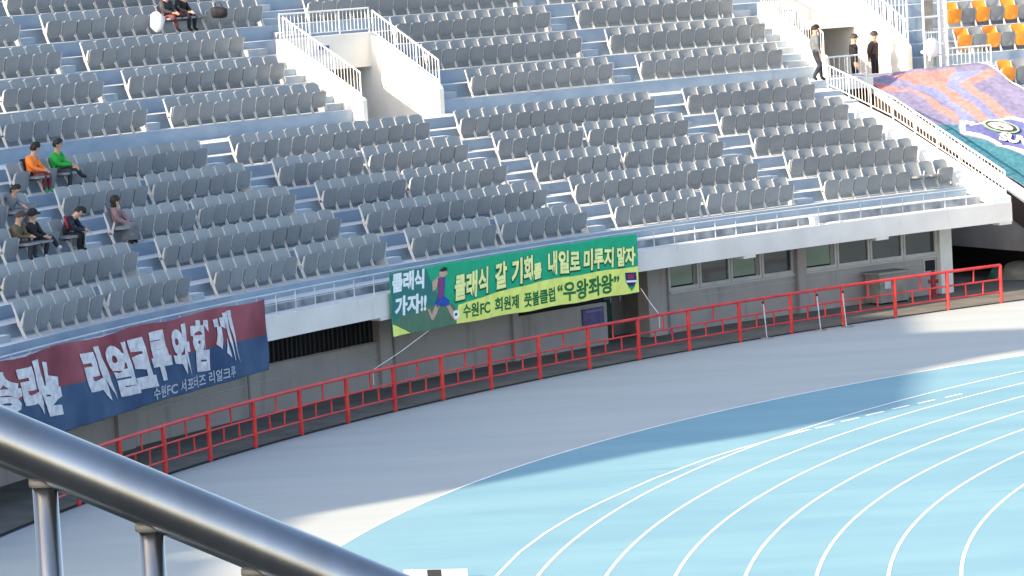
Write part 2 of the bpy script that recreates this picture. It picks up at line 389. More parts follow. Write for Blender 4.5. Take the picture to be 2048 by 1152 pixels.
open_rail(V1, 'white barred railing round the left stair opening among grey seats')
open_rail(V2, 'white barred railing round the right stair opening behind the three guards')
railing('end_railing', 'long white barred railing sloping down beside the big club banner', [[P(70.24,122.66,5.80), P(67.16,122.66,4.86), P(62.2,122.66,2.76)]], .70, bal=.155, post=1.02, gap=.12)
railing('landing_railing', 'low white railing across the landing in front of two guards', [[P(70.4,122.5,6.035), P(70.4,121.35,6.035)]], .68, bal=.2, post=.75)
# balcony railing on the front beam
t = thing('front_railing', 'thin pale railing along the front beam of the lower terrace', 'railing')
def arc(r, t0, t1, z, step=.6):
    n = max(2, int(abs(t1-t0)/step)); return [P(r, t0+(t1-t0)*i/n, z) for i in range(n+1)]
for z, rr in ((3.085,.022),(2.84,.010)):
    b = MB(); b.tube(arc(62.10,166,123.9,z), rr, 8); b.build('handrail' if rr > .02 else 'mid_rail', M['railpaint'], t, 'auto')
th = 166.0; k = 0
while th > 123.8:
    b = MB(); b.tube([P(62.10,th,2.575), P(62.10,th,3.08)], .015, 6); b.build('post', M['railpaint'], t, 'auto'); th -= .735
# signs on lintels
t = thing('lintel_sign', 'small violet and white sign on the wall above the left stair doorway', 'sign')
MB().sbox(74.385, 74.40, 135.55, 135.02, 7.88, 8.14).build('panel', solid('lilac_panel',(.55,.53,.62)), t)
MB().sbox(74.378, 74.384, 135.35, 135.04, 8.02, 8.13).build('stripe', M['violet'], t)
t = thing('framed_notice', 'white framed notice on the cream wall above the right stair doorway', 'sign')
MB().sbox(74.37, 74.395, 121.52, 121.06, 7.62, 8.10).build('frame', solid('notice_frame',(.30,.28,.26)), t)
MB().sbox(74.36, 74.369, 121.49, 121.09, 7.65, 8.07).build('panel', M['white'], t)

# ------------------------------------------------------------------ aisle steps
def steps_low(t0, t1, full=False):
    b = MB()
    w = (t0-t1)
    for j in range(5):
        r, z = EL(j)
        for (rr, zz) in ((r, z-.298), (r+.70, z)):
            if j == 0 and rr == r: continue
            if j == 5 and rr > r: continue
            b.sbox(rr-.36, rr-.002, t0-.04*w, t0-.60*w, zz+.001, zz+.149, 'step', 1)
    return b.build('aisle_steps', [M['step'], M['tread']], stand)
for t0 in (157.66, 150.45, 143.28, 136.02, 128.80): steps_low(t0, t0-1.03)
def steps_up(t0, t1, j0, j1, full=False):
    b = MB(); w = t0-t1
    for j in range(j0, j1):
        r, z = EU(j)
        for (rr, zz) in ((r, z-.392), (r+.73, z)):
            if j == 0 and rr == r: continue
            hh = .196
            b.sbox(rr-.37, rr-.002, t0-(0 if full else .04)*w, t0-(1 if full else .60)*w, zz+.001, zz+hh, 'step', 1)
    return b.build('aisle_steps', [M['step'], M['tread']], stand)
steps_up(142.55, 141.78, 0, 6); steps_up(128.05, 127.26, 0, 6); steps_up(135.55, 134.30, 3, 6)
steps_up(137.03, 136.453, 0, 3, True); steps_up(133.64, 132.95, 0, 3, True)
steps_up(122.75, 122.103, 0, 3, True)

# ------------------------------------------------------------------ seats
def plate(w, h, t, y0, y1, z0, bulge=.03, nu=8, nv=8, top_r=.06, bot_r=.06, taper=0.0):
    """upright rounded shell from z0 to z0+h; y runs y0(bottom)->y1(top)"""
    b = MB(); F = []; 
    def pt(u, v, off):
        # corner rounding through a superellipse
        vv = v*2-1; hw = w/2*(1-taper*v)
        rr = top_r if vv > 0 else bot_r
        d = (1-abs(vv))*h/2
        cut = 0 if d >= rr else rr-math.sqrt(max(0, rr*rr-(rr-d)**2))
        x = u*(hw-cut); y = y0+(y1-y0)*v + bulge*(1-u*u)*math.sin(math.pi*min(1,max(0,v*.9+.05)))*(1 if off >= 0 else 1) + (t/2 if off > 0 else -t/2)
        return (x, y, z0+h*v)
    vs = []; 
    svals = [ -1+2*i/nu for i in range(nu+1)]; tv = [0,.03,.08]+[.08+.84*(i+1)/(nv-1) for i in range(nv-1)]+[.97,1]
    n = len(svals); m = len(tv)
    for off in (-1, 1):
        for v in tv:
            for u in svals: vs.append(pt(u, v, off))
    fs = []
    for s in (0, 1):
        o = s*n*m
        for i in range(m-1):
            for k in range(n-1):
                q = (o+i*n+k, o+i*n+k+1, o+(i+1)*n+k+1, o+(i+1)*n+k); fs.append(q if s == 0 else tuple(reversed(q)))
    o = n*m
    for i in range(m-1):
        fs.append((i*n, (i+1)*n, o+(i+1)*n, o+i*n)); fs.append((i*n+n-1, o+i*n+n-1, o+(i+1)*n+n-1, (i+1)*n+n-1))
    for k in range(n-1):
        fs.append((k, o+k, o+k+1, k+1)); e = (m-1)*n; fs.append((e+k, e+k+1, o+e+k+1, o+e+k))
    b.add(vs, fs); return b
W_ = .5443
def mesh_of(b, name, mats):
    o = b.build(name, mats, None, 'auto'); me = o.data; bpy.data.objects.remove(o); return me
back_me = mesh_of(plate(.50, .50, .03, -.15, .02, .31, bulge=.035, top_r=.10), 'backrest', [M['seatback']])
tipb = plate(.495, .46, .05, -.20, -.31, .13, bulge=-.025, top_r=.07, bot_r=.13)
# raised U-shaped rib on the underside
U = [(.13*math.cos(a), 0, .20+.13*math.sin(a)) for a in [math.pi+math.pi*i/8 for i in range(9)]]
tipb.tube([(x, -.262-(z-.13)*.21, z+.10) for x,_,z in U], .010, 5)
tip_me = mesh_of(tipb, 'tip_seat', [M['seat']])
lowb = plate(.495, .42, .05, 0, 0, 0, bulge=.02, top_r=.07, bot_r=.10)
lowb.v = [(x, -.12-z, .40+y+.03*z) for x,y,z in lowb.v]
low_me = mesh_of(lowb, 'tip_seat', [M['seat']])
def bracket(side):
    b = MB(); x = side*.272
    def bar(pts, w0=.015, d=.03):
        vs = []; n = len(pts)
        for (y, z, hw) in pts:
            vs += [(x-w0,y-hw,z),(x+w0,y-hw,z),(x+w0,y+hw,z),(x-w0,y+hw,z)]
        fs = [(0,1,2,3), tuple(4*(n-1)+k for k in (3,2,1,0))]
        for i in range(n-1):
            for k in range(4): fs.append((4*i+k, 4*i+(k+1)%4, 4*i+4+(k+1)%4, 4*i+4+k))
        b.add(vs, fs)
    bar([(-.30,0,.05),(-.27,.05,.035),(-.22,.16,.035),(-.17,.30,.05)])
    bar([(-.17,.27,.05),(-.12,.45,.028),(-.05,.65,.02),(.0,.78,.014)])
    bar([(-.20,.28,.045),(-.25,.42,.026),(-.30,.56,.016)])
    return b
frame_me = mesh_of(bracket(-1), 'side_frame', [M['bracket']])
frameR_me = mesh_of(bracket(1), 'side_frame', [M['bracket']])
def recolor(me, m, nm=None):
    c = me.copy(); c.materials[0] = m; return c
oback, otip = recolor(back_me, M['oseat']), recolor(tip_me, M['oseat'])
ORD = ['first','second','third','fourth','fifth','sixth','seventh','eighth','ninth','tenth','eleventh','twelfth','thirteenth','fourteenth','fifteenth','sixteenth']
seats = []    # (R, th, z, state, end, label)
def block(kind, j, tl, tr, n, name, mid=None, down=(), skip=(), gap=.7):
    """tl: angle of the left edge of first backrest, tr: right edge of the last"""
    if kind == 'L': R = 63.744+1.4153*j; z = 3.053+.5962*j; row = ['front row','second row','third row','fourth row','top row'][j]
    else: R = 72.224+1.4628*j; z = 6.41+.7832*j; row = ['lowest row','second row','third row','fourth row','fifth row'][j]
    tot = n + (gap if mid else 0); pw = (tl-tr)/tot
    for i in range(n):
        off = gap if (mid and i >= mid) else 0
        th = tl - pw*(i+.5+off)
        if i in skip: continue
        seats.append(dict(R=R, th=th, z=z, down=i in down, end=(i == n-1) or (mid is not None and i == mid-1), lab='%s from left in %s, %s' % (ORD[i], row, name), orange=False))
# lower blocks: a k-th block spans [edge, edge-6.15]; left edges every 7.24 deg
LB = [('far left lower block', 156.62), ('lower block over red navy banner', 149.46), ('lower block over green banner', 142.30), ('lower block right of green banner', 135.08)]
for bi, (nm, tl) in enumerate(LB):
    for j in range(5):
        nseat = [12,13,13,13,14][j]; mid = [6,None,6,6,None][j]
        span = 6.19
        a0, a1 = tl, tl-span
        dn = ()
        if bi == 1 and j == 4: dn = (1, 3)
        if bi == 0 and j == 2: dn = (8, 9, 11)
        if bi == 0 and j == 3: dn = (11,)
        if bi == 1 and j == 2: dn = (0,)
        block('L', j, a0, a1, nseat, nm, mid, dn, gap=.5 if j != 2 else .38)
for j in range(5):
    n = 9
    block('L', j, 127.80, 127.80-9*W_/(63.744+1.4153*j)*57.2958*.99, n, 'right end lower block', None, (6,7) if j == 0 else ())
def ublock(j, tl, tr, n, nm, down=()): block('U', j, tl, tr, n, nm, None, down)
ublock(0,146.86,142.55,10,'upper block at left edge')
for j,tl in ((1,149.0),(2,149.0),(3,149.0)):
    r = 72.224+1.4628*j; n = int((tl-142.57)/ (W_/r*57.2958)); ublock(j, 142.57+n*W_/r*57.2958, 142.57, n, 'upper block at left edge')
for j in (0,1,2): ublock(j,141.78,141.78-11*W_/(72.224+1.4628*j)*57.2958,11,'upper block left of left opening')
ublock(3,141.78,135.58,15,'upper block left of left opening',(8,9,10))
ublock(4,141.78,135.6,15,'upper block left of left opening')
ublock(4,149.0,142.6,15,'upper block at left edge')
ublock(0,132.52,128.18,10,'upper block right of left opening')
ublock(1,132.78,128.13,11,'upper block right of left opening'); ublock(2,132.68,128.10,11,'upper block right of left opening')
ublock(3,134.25,128.03,15,'upper block right of left opening')
ublock(0,127.29,122.97,10,'upper block beside the guards')
for j in (1,2,3): ublock(j,127.24,127.24-11*W_/(72.224+1.4628*j)*57.2958,11,'upper block beside the guards')
def project(p):
    d = p-CAM; z = d.dot(FWD); return (1024+FPX*d.dot(RT2)/z, 576-FPX*d.dot(UP2)/z, z)
vis = []
for s in seats:
    x, y, z = project(P(s['R'], s['th'], s['z']+.4))
    if -22 < x < 2070 and -32 < y < 1150: s['d'] = z; vis.append(s)
vis.sort(key=lambda s: s['d'])
NIND = 300
seat_root0 = None
rnd = random.Random(3)
for i, s in enumerate(vis[:NIND]):
    t = thing('stadium_seat', 'grey %s seat, %s' % ('lowered' if s['down'] else 'folded', s['lab']), 'seat', 'grey folding seats in the stand')
    place(t, s['R'], s['th'], s['z'])
    for nm, me in (('backrest', back_me), ('tip_seat', low_me if s['down'] else tip_me), ('side_frame', frame_me)) + ((('side_frame', frameR_me),) if s['end'] else ()):
        o = bpy.data.objects.new(nm, me); col.objects.link(o); o.parent = t
        if nm == 'tip_seat' and not s['down']:
            o.rotation_euler = (R_(rnd.uniform(-3.5,2.5)), 0, 0)
        if nm == 'tip_seat' and s['down'] and s['lab'].startswith(('seventh','eighth')) and 'railing' in s['lab']:
            pass
b = MB()
mats = [M['seatback'], M['seat'], M['bracket']]
for s in vis[NIND:]:
    mtx = Matrix.Translation(P(s['R'], s['th'], s['z'])) @ Matrix.Rotation(R_(s['th']-90), 4, 'Z')
    for mi, me in ((0, back_me), (1, low_me if s['down'] else tip_me), (2, frame_me)) + (((2, frameR_me),) if s['end'] else ()):
        b.add([mtx @ v.co for v in me.vertices], [tuple(p.vertices) for p in me.polygons], mi)
if b.v:
    o = b.build('distant_seats', mats, None, 'auto', recalc=False); tag(o, 'rows of grey folding seats of the upper terrace farther from the camera', 'seats'); o['kind'] = 'stuff'

# ------------------------------------------------------------------ next sector with orange seats
s2 = thing('neighbouring_grandstand', 'next grandstand section beyond the sloping railing, carrying orange and grey seats', 'grandstand')
b = MB(); terrace(b, lowprof+[(71.674,WZ)], [(71.674,5.2),(64.2,2.2),(62.32,2.2),(62.32,2.03)], 117.94, 108)
b.build('lower_terrace', TM, s2)
MB().slab([(62.1,1.55),(62.1,1.66),(71.3,5.70),(71.3,5.1)], 121.0, 117.94).build('ramp_slab', M['greywall'], s2)
b = MB(); terrace(b, upprof(0,2)+[(EU(2)[0], EU(1)[1]+.392)], [(EU(2)[0],5.4),(71.674,5.4)], V2[1]-.14, 108)
terrace(b, [(EU(2)[0]+.0005,7.55)]+upprof(2,7)[1:], [(EU(7)[0],EU(6)[1]+.39),(EU(7)[0],7.55)], V2[1]-.14-.002, 108)
b.build('upper_terrace', TM, s2)
MB().slab([(61.9,.93),(61.9,1.70),(71.4,5.90),(71.4,1.0)], 121.10, 121.002).build('side_wall', M['greywall'], s2)
MB().slab([(61.9,1.722),(61.9,2.10),(71.4,6.03),(71.4,5.922)], 121.16, 121.03).build('parapet_cap', M['white'], s2)
MB().slab([(62.5,1.20),(62.5,1.98),(71.3,5.87),(71.3,5.10)], 121.13, 121.104).build('shade_strip', solid('shade_brown',(.05,.035,.03)), s2)  # dark brown strip painted in for the shaded gap behind the end railing
MB().slab([(64.5,0),(64.5,2.1),(76,2.1),(76,0)], 119.6, 119.4).build('inner_wall', M['dark'], s2)  # near-black colour stands in for the shade under this section
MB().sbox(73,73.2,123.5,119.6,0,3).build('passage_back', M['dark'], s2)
orr = []
wd = lambda R: W_/R*57.2958
def orow(R, z, t0, cols, row):
    for i, c in enumerate(cols):
        th = t0 - wd(R)*(i+.5)
        t = thing('stadium_seat', '%s folding seat, %s from left, %s of orange and grey section' % ('orange' if c else 'grey', ORD[i], row), 'seat', 'orange and grey seats at top right')
        place(t, R, th, z)
        for nm, me in (('backrest', oback if c else back_me), ('tip_seat', otip if c else tip_me), ('side_frame', frame_me)):
            o = bpy.data.objects.new(nm, me); col.objects.link(o); o.parent = t
orow(72.224, 6.41, 117.60, [1,0,1,0,1,0], 'middle row')
orow(73.687, 7.193, 117.10, [1,0,1,0,1,0,1], 'top row')
orow(69.405, 5.438, 117.92, [1,0,1], 'bottom row')

# tall barred fence on the opening wall and beside the club banner
t = thing('tall_barred_fence', 'tall white barred fence on top of the sloping white wall beside the guards', 'fence')
th = V2[1]-.07
for i in range(24):
    r = 71.65+i*.20; z = topz(r)
    b = MB(); b.tube([P(r,th,z), P(r,th,10.4)], .014 if i % 6 else .03, 6); b.build('bar', M['white'], t, 'auto')
b = MB(); b.tube([P(71.65,th,8.9), P(76.3,th,9.5)], .02, 6); b.build('cross_rail', M['white'], t, 'auto')
t = thing('segregation_gate', 'grey panelled gate and white bars between the stair opening and orange seats', 'gate')
for a in (119.22, 118.74, 118.52):
    b = MB(); b.tube([P(70.9,a,6.0), P(70.9,a,10.0)], .035, 8); b.build('post', M['white'], t, 'auto')
for k in range(1, 8):
    a = 118.74-.22*k/8; b = MB(); b.tube([P(70.9,a-.0,6.0), P(70.9,a,10.0)], .012, 5); b.build('bar', M['white'], t, 'auto')
for k in range(1, 12):
    a = 119.22-.48*k/12; b = MB(); b.tube([P(71.0,a,6.0), P(71.0,a,7.25 if k%2 else 7.0)], .012, 5); b.build('bar', M['railpaint'], t, 'auto')
for z0, z1, a0, a1 in ((7.72,8.2,119.15,118.82),(7.25,7.62,119.12,118.85),(6.15,6.9,119.12,118.78)):
    MB().sbox(71.05,71.08,a0,a1,z0,z1).build('panel', M['cabinet'], t)
for z in (6.05,7.2,7.68,8.25):
    b = MB(); b.tube([P(70.9,119.22,z), P(70.9,118.52,z)], .02, 6); b.build('cross_rail', M['white'], t, 'auto')
t = thing('white_dish', 'round white dish facing out on the gate beside the club banner', 'dish')
b = MB(); pr = [(0,-.10),(.10,-.095),(.20,-.07),(.27,-.03),(.30,.0),(.29,.02),(.0,.0)]
c0 = P(70.6,119.17,6.74); er = Vector((math.cos(R_(119.17)), math.sin(R_(119.17)), 0)); tt = Vector((math.sin(R_(119.17)), -math.cos(R_(119.17)), 0))
vs = []; fs = []; n = 28
for (rr, dp) in pr:
    for k in range(n):
        a = 2*math.pi*k/n; vs.append(c0 + tt*rr*math.cos(a) + Vector((0,0,1))*rr*1.02*math.sin(a) + er*dp)
for i in range(len(pr)-1):
    for k in range(n): fs.append((i*n+k, i*n+(k+1)%n, (i+1)*n+(k+1)%n, (i+1)*n+k))
b.add(vs, fs); b.build('reflector', M['white'], t, 'auto')
b = MB(); b.tube([c0+Vector((0,0,-.28))-tt*.08, c0+Vector((0,0,-.40))-tt*.12], .04, 8); b.tube([c0-tt*.28-Vector((0,0,.08)), c0-tt*.40-Vector((0,0,.12))], .05, 8); b.tube([c0+tt*.28+Vector((0,0,.1)), c0+tt*.44+Vector((0,0,.1))], .02, 6); b.tube([c0+er*.02, c0+er*.35], .03, 8); b.build('mount', M['white'], t, 'auto')
railing('low_barrier', 'low white railing at the top edge of the club banner', [[P(70.9,118.5,6.04), P(70.9,117.2,6.04)]], .62, bal=.16, post=.8)

# ------------------------------------------------------------------ red fence
fence = thing('crowd_fence', 'long curved red tubular fence along the outer edge of the apron', 'fence')
v12, v11, v9 = 2.79208113, 1.94279729, FR
def FP(a, z): return Vector((FX+v9*math.cos(a), FY+v9*math.sin(a), z))
da = v11/v9; NF = 20; H = 1.062
angs = [v12-i*da for i in range(-1, NF)]
def frail(z, r, nm):
    n = (len(angs)-1)*4; b = MB(); pts = [FP(angs[0]+(angs[-1]-angs[0])*i/n, z) for i in range(n+1)]
    if nm == 'top_rail': pts.append(FP(angs[-1]-.0006, z-.06))
    b.tube(pts, r, 8); b.build(nm, M['red'], fence, 'auto')
frail(H, .041, 'top_rail'); frail(.665, .024, 'middle_rail'); frail(.315, .024, 'lower_rail')
for i, a in enumerate(angs):
    b = MB(); b.tube([FP(a,0), FP(a,H)], .052, 10); b.build('post', M['red'], fence, 'auto')
    if i < len(angs)-1:
        jit = rnd.uniform(-.02,.02)
        for f, z0, z1 in ((.5,.665,H),(.335,.315,.665),(.665,.315,.665)):
            q = a-da*(f+jit*.3); b = MB(); b.tube([FP(q+rnd.uniform(-.0004,.0004),z0), FP(q,z1)], .022, 8); b.build('baluster', M['red'], fence, 'auto')
for i, (r, th, lab) in enumerate(((60.28-1.0,133.35,'leaning slim white pole with dark foot before the left window group'),(60.12-1.0,131.5,'slim white pole with dark foot before the middle of the red fence windows'),(59.96-.95,130.68,'slim white pole with dark foot beside a red fence post'))):
    base = [pix(1534,677), pix(1641.7,661), pix(1693,654.5)][i]
    t = thing('pole_stand', lab, 'pole', 'white poles at the red fence', loc=base)
    b = MB(); b.tube([(0,0,.02),(-.05 if i == 0 else -.06,0,.93)], .016, 8); b.build('pole', M['railpaint'], t, 'auto')
    b = MB(); b.tube([(0,0,.0),(0,0,.025)], .17, 14); b.build('base_plate', M['cabinet'], t, 'auto')
    b = MB(); b.tube([(-.06,0,.93),(-.06,0,.99)], .03, 8); b.build('cap', M['dark'], t, 'auto')

# ------------------------------------------------------------------ banners on the front railing
FONTC = {}
def glyph_mesh(text, offset=0.0, shear=0.0):
    c = bpy.data.curves.new('lettering_curve', 'FONT'); c.body = text; c.size = 1; c.offset = offset; c.shear = shear; c.resolution_u = 3
    o = bpy.data.objects.new('lettering_tmp', c); col.objects.link(o)
    bpy.context.view_layer.update()
    me = bpy.data.meshes.new_from_object(o.evaluated_get(bpy.context.evaluated_depsgraph_get()))
    import bmesh
    bm = bmesh.new(); bm.from_mesh(me); bmesh.ops.triangulate(bm, faces=bm.faces)
    for _ in range(3):
        eds = [e for e in bm.edges if e.calc_length() > .16]
        if not eds: break
        bmesh.ops.subdivide_edges(bm, edges=eds, cuts=1); bmesh.ops.triangulate(bm, faces=bm.faces)
    bm.to_mesh(me); bm.free()
    vs = [v.co.copy() for v in me.vertices]; fs = [tuple(p.vertices) for p in me.polygons]
    bpy.data.objects.remove(o); bpy.data.curves.remove(c); bpy.data.meshes.remove(me)
    return vs, fs
def bbox(vs): 
    xs = [v.x for v in vs]; ys = [v.y for v in vs]; return min(xs), max(xs), min(ys), max(ys)
def add_text(b, fn, text, u0, u1, v0, v1, off, mi=0, offset=0.0, shear=0.0, bb=None):
    vs, fs = glyph_mesh(text, offset, shear)
    x0,x1,y0,y1 = bb or bbox(vs)
    out = []
    for v in vs:
        a = (v.x-x0)/(x1-x0); q = (v.y-y0)/(y1-y0); u = u0+(u1-u0)*a
        a0 = v0(u) if callable(v0) else v0; a1 = v1(u) if callable(v1) else v1
        out.append(fn(u, a0+(a1-a0)*q, off))
    b.add(out, fs, mi); return (x0,x1,y0,y1)
def sheet(name, fn, nu, nv, mats, matfn, parent, thick=.012):
    b = MB(); vs = []; fs = []; ms = []
    for s in (0, -thick):
        for j in range(nv+1):
            for i in range(nu+1): vs.append(fn(i/nu, j/nv, s))
    N = (nu+1)*(nv+1)
    for j in range(nv):
        for i in range(nu):
            a = j*(nu+1)+i; fs.append((a,a+1,a+nu+2,a+nu+1)); ms.append(matfn((i+.5)/nu,(j+.5)/nv))
            fs.append((N+a,N+a+nu+1,N+a+nu+2,N+a+1)); ms.append(0)
    for i in range(nu): fs.append((i,N+i,N+i+1,i+1)); ms.append(0); a = nv*(nu+1)+i; fs.append((a,a+1,N+a+1,N+a)); ms.append(0)
    for j in range(nv): a = j*(nu+1); fs.append((a,a+nu+1,N+a+nu+1,N+a)); ms.append(0); a += nu; fs.append((a,N+a,N+a+nu+1,a+nu+1)); ms.append(0)
    b.add(vs, fs, ms); return b.build(name, mats, parent, True, recalc=False)
def patch(b, fn, poly, off, mi=0, n=1):
    """polygon in (u,v), triangulated as fan after subdivision of edges"""
    pts = []
    for i in range(len(poly)):
        a, c = poly[i], poly[(i+1)%len(poly)]
        for k in range(n): pts.append((a[0]+(c[0]-a[0])*k/n, a[1]+(c[1]-a[1])*k/n))
    b.add([fn(u,v,off) for u,v in pts], [tuple(range(len(pts)))], mi)
# --- green banner
T0, T1 = 145.02, 135.90
def gfn(u, v, off):
    th = T0+(T1-T0)*u
    r = 61.95 - off - .010*math.sin(u*70+2*v) - .02*math.sin(u*9+2)*(1-v) - .006*math.sin(u*128-v*7+2*math.sin(u*17))
    return P(r, th, 1.52+(3.06-1.52)*v + .012*math.sin(u*31))
gb = thing('green_banner', 'green and yellow printed football banner with Korean slogan hung on the front beam', 'banner')
def vb(u):   # boundary of the yellow field
    if u < .27: return -1
    pts = [(.27,.30),(.35,.355),(.45,.40),(.6,.455),(.8,.455),(1.0,.445)]
    for (a,p),(c,q) in zip(pts, pts[1:]):
        if u <= c: return p+(q-p)*(u-a)/(c-a)
    return .445
gm = [solid('banner_green',(.01,.37,.19)), solid('banner_yellow',(.78,.83,.20)), solid('banner_teal',(.03,.18,.17)), solid('banner_dark_green',(.09,.19,.12))]
sheet('cloth', gfn, 220, 40, gm, lambda u, v: 0, gb)
def field(name, mi, off, ua, ub, lo, hi, n=60, m=10):
    b = MB(); vs = []; fs = []
    for i in range(n+1):
        u = ua+(ub-ua)*i/n; a, c = lo(u), hi(u)
        for k in range(m+1): vs.append(gfn(u, a+(c-a)*k/m, off))
    for i in range(n):
        for k in range(m): q = i*(m+1)+k; fs.append((q, q+m+1, q+m+2, q+1))
    b.add(vs, fs); return b.build(name, gm[mi], gb, True, recalc=False)
field('teal_field', 2, .0025, .001, .235, lambda u: .004, lambda u: .996 if u < .15 else max(.01,.996-(u-.15)*11.6), 80)
field('grass_field', 3, .004, .001, .285, lambda u: .004, lambda u: .22+.16*math.sin(u*10)+.02*math.sin(u*55) if u < .26 else max(.006,.30-(u-.26)*11), 80)
field('yellow_field', 1, .0055, .265, .999, lambda u: .004, lambda u: vb(max(.271,u))*min(1,(u-.262)/.012), 160)
field('yellow_corner', 1, .0065, .001, .075, lambda u: .004, lambda u: max(.005,.20*(1-u/.075)), 12, 4)
cream = solid('banner_cream',(.86,.88,.36)); dgreen = solid('banner_outline',(.0,.10,.04)); wht = solid('banner_white',(.80,.84,.84)); ltg = solid('banner_letter_green',(.01,.16,.05))
b0 = lambda u: .37+.16*min(1,max(0,(u-.26)/.38)) if u < .64 else .53-.05*(u-.64)/.36
hh = lambda u: .41 if u < .55 else .41-.11*(u-.55)/.45
words = [('클래식',.262,.402),('갈',.428,.475),('기회',.495,.583),('를',.583,.613),('내일로',.640,.768),('미루지',.783,.905),('말자',.918,.988)]
for wtx,u0,u1 in words:
    bo = MB(); bt = MB()
    k = .62 if wtx == '를' else 1.0
    lo_ = lambda u: b0(u); hi_ = lambda u, k=k: b0(u)+hh(u)*k
    vs,fs = glyph_mesh(wtx, .02, .12); bb = bbox(vs)
    add_text(bt, gfn, wtx, u0, u1, lo_, hi_, .018, 0, .040, .12, bb)
    add_text(bo, gfn, wtx, u0+.0015, u1+.0015, lambda u: lo_(u)-.015, lambda u: hi_(u)-.015, .012, 0, .080, .12, bb)
    lt_ = bt.build('slogan_word', cream, gb, recalc=False); bo.build('word_outline', dgreen, lt_, recalc=False)
def sl(u, w=.0): return .08+.10*(u-.29)/.6
for wtx,u0,u1,hgt in (('수원FC',.292,.402,.23),('회원제',.422,.518,.23),('풋볼클럽',.537,.662,.24),('“우왕좌왕”',.672,.922,.33)):
    bt = MB(); add_text(bt, gfn, wtx, u0, u1, (lambda u: .075 if u0 < .66 else .05), (lambda u, h=hgt: (.075 if u0 < .66 else .05)+h), .012, 0, .030, .05)
    bt.build('club_word', ltg, gb, recalc=False)
bt = MB(); add_text(bt, gfn, '클래식', .008, .145, .68, .99, .010, 0, .045, .12); bt.build('white_word', wht, gb, recalc=False)
bt = MB(); add_text(bt, gfn, '가자!!', .012, .148, .30, .61, .010, 0, .045, .12); bt.build('white_word', wht, gb, recalc=False)
# printed player, ball and badge
pm = [solid('print_skin',(.55,.36,.27)), solid('print_red',(.38,.03,.07)), solid('print_blue',(.02,.07,.38)), M['hair'], wht, solid('print_navy',(.02,.03,.16)), solid('print_badge_green',(.02,.30,.12))]
b = MB(); O = .012
def pc(pts, mi, off=O): patch(b, gfn, [(u/1000, v/1000) for u,v in pts], off, mi)
pc([(205,900),(232,900),(238,830),(225,790),(208,800),(202,850)],0); pc([(203,905),(222,950),(238,925),(236,880),(214,880)],3,O+.003)
pc([(172,760),(205,830),(196,760),(186,640),(172,600)],0)
for k in range(6):
    f0, f1 = k/6, (k+1)/6; l = lambda f: (196+34*f, 800-10*f); q = lambda f: (190+30*f, 470)
    pc([l(f0), l(f1), q(f1), q(f0)], 1 if k % 2 == 0 else 2)
pc([(192,480),(222,480),(240,400),(238,320),(214,330),(196,370),(186,330),(178,400)],2)
pc([(238,340),(226,330),(244,150),(258,60),(268,70),(258,200)],0); pc([(180,390),(196,350),(182,230),(168,150),(160,170),(168,290)],0)
pc([(160,170),(172,150),(158,330),(148,350)],0)
b.build('printed_player', pm, gb, recalc=False); b = MB()
bc = [(264+12*math.cos(a), 150+75*math.sin(a)) for a in [2*math.pi*k/16 for k in range(16)]]; pc(bc,4,O+.002); pc([(258,170),(266,180),(268,140),(260,130)],3,O+.006)
b.build('printed_ball', pm, gb, recalc=False); b = MB()
# badge
pc([(948,370),(990,350),(992,200),(972,40),(950,200)],5); pc([(958,330),(980,320),(978,250),(960,255)],1,O+.003); pc([(951,235),(991,215),(991,180),(952,200)],4,O+.003); pc([(956,130),(985,120),(972,50)],6,O+.003)
b.build('printed_badge', pm, gb, recalc=False)
# --- red and navy hand painted banner
N0, N1 = 166.0, 149.72
def nfn(u, v, off):
    th = N0+(N1-N0)*u
    sag = -.05*abs(math.sin(u*16))**.5*.0 - .05*math.sin((u*5.5+.2)*math.pi)**2
    zt = 3.07+sag*1.2; zb = 1.22+.17*max(0,(u-.5)/.5)
    r = 61.94 - off - .03*math.sin(u*23)*(1-.4*v) - .018*math.sin(u*57+v*3) - .014*math.sin(u*140+v*4+2*math.sin(u*31)) - .010*math.sin(u*205-v*9)
    return P(r, th, zb+(zt-zb)*v)
nb = thing('red_navy_banner', 'hand painted dark red and navy cloth banner with pale Korean letters on the railing', 'banner')
sheet('cloth', nfn, 260, 60, [mat('banner_maroon',(.19,.045,.065),.85,c2=(.33,.095,.12),scale=.8,detail=9), mat('banner_navy',(.032,.07,.155),.85,c2=(.065,.12,.22),scale=.8,detail=9)], lambda u,v: 0 if v > .52-.02*u else 1, nb)
def uv_of(x, y):   # photograph crop position on the cloth plane -> (u,v)
    px, py = x/3.41, 570+y/3.41
    d = ((px-1024)/FPX)*RT2 - ((py-576)/FPX)*UP2 + FWD; o_ = Vector((-CX,-CY)); A = d.x**2+d.y**2; B = 2*(o_.x*d.x+o_.y*d.y); C_ = o_.length_squared-61.93**2
    s = (-B+math.sqrt(B*B-4*A*C_))/(2*A); q = CAM+d*s; th = math.degrees(math.atan2(q.y-CY, q.x-CX)); u = (th-N0)/(N1-N0)
    z0 = nfn(u,0,0).z; z1 = nfn(u,1,0).z; return u, (q.z-z0)/(z1-z0)
quads = [('승',(-110,615),(95,585),(-60,880),(190,870)), ('리',(90,550),(260,505),(205,900),(350,880)), ('는',(275,520),(405,545),(330,900),(450,880)),
 ('리',(530,440),(665,415),(640,810),(800,780)), ('얼',(685,410),(850,385),(800,770),(965,735)), ('크',(850,385),(985,350),(955,715),(1095,690)), ('루',(1000,330),(1115,300),(1075,660),(1200,640)),
 ('와',(1140,300),(1285,250),(1205,590),(1320,620)), ('함',(1295,245),(1425,235),(1335,595),(1450,580)), ('께',(1420,210),(1570,170),(1480,480),(1640,530))]
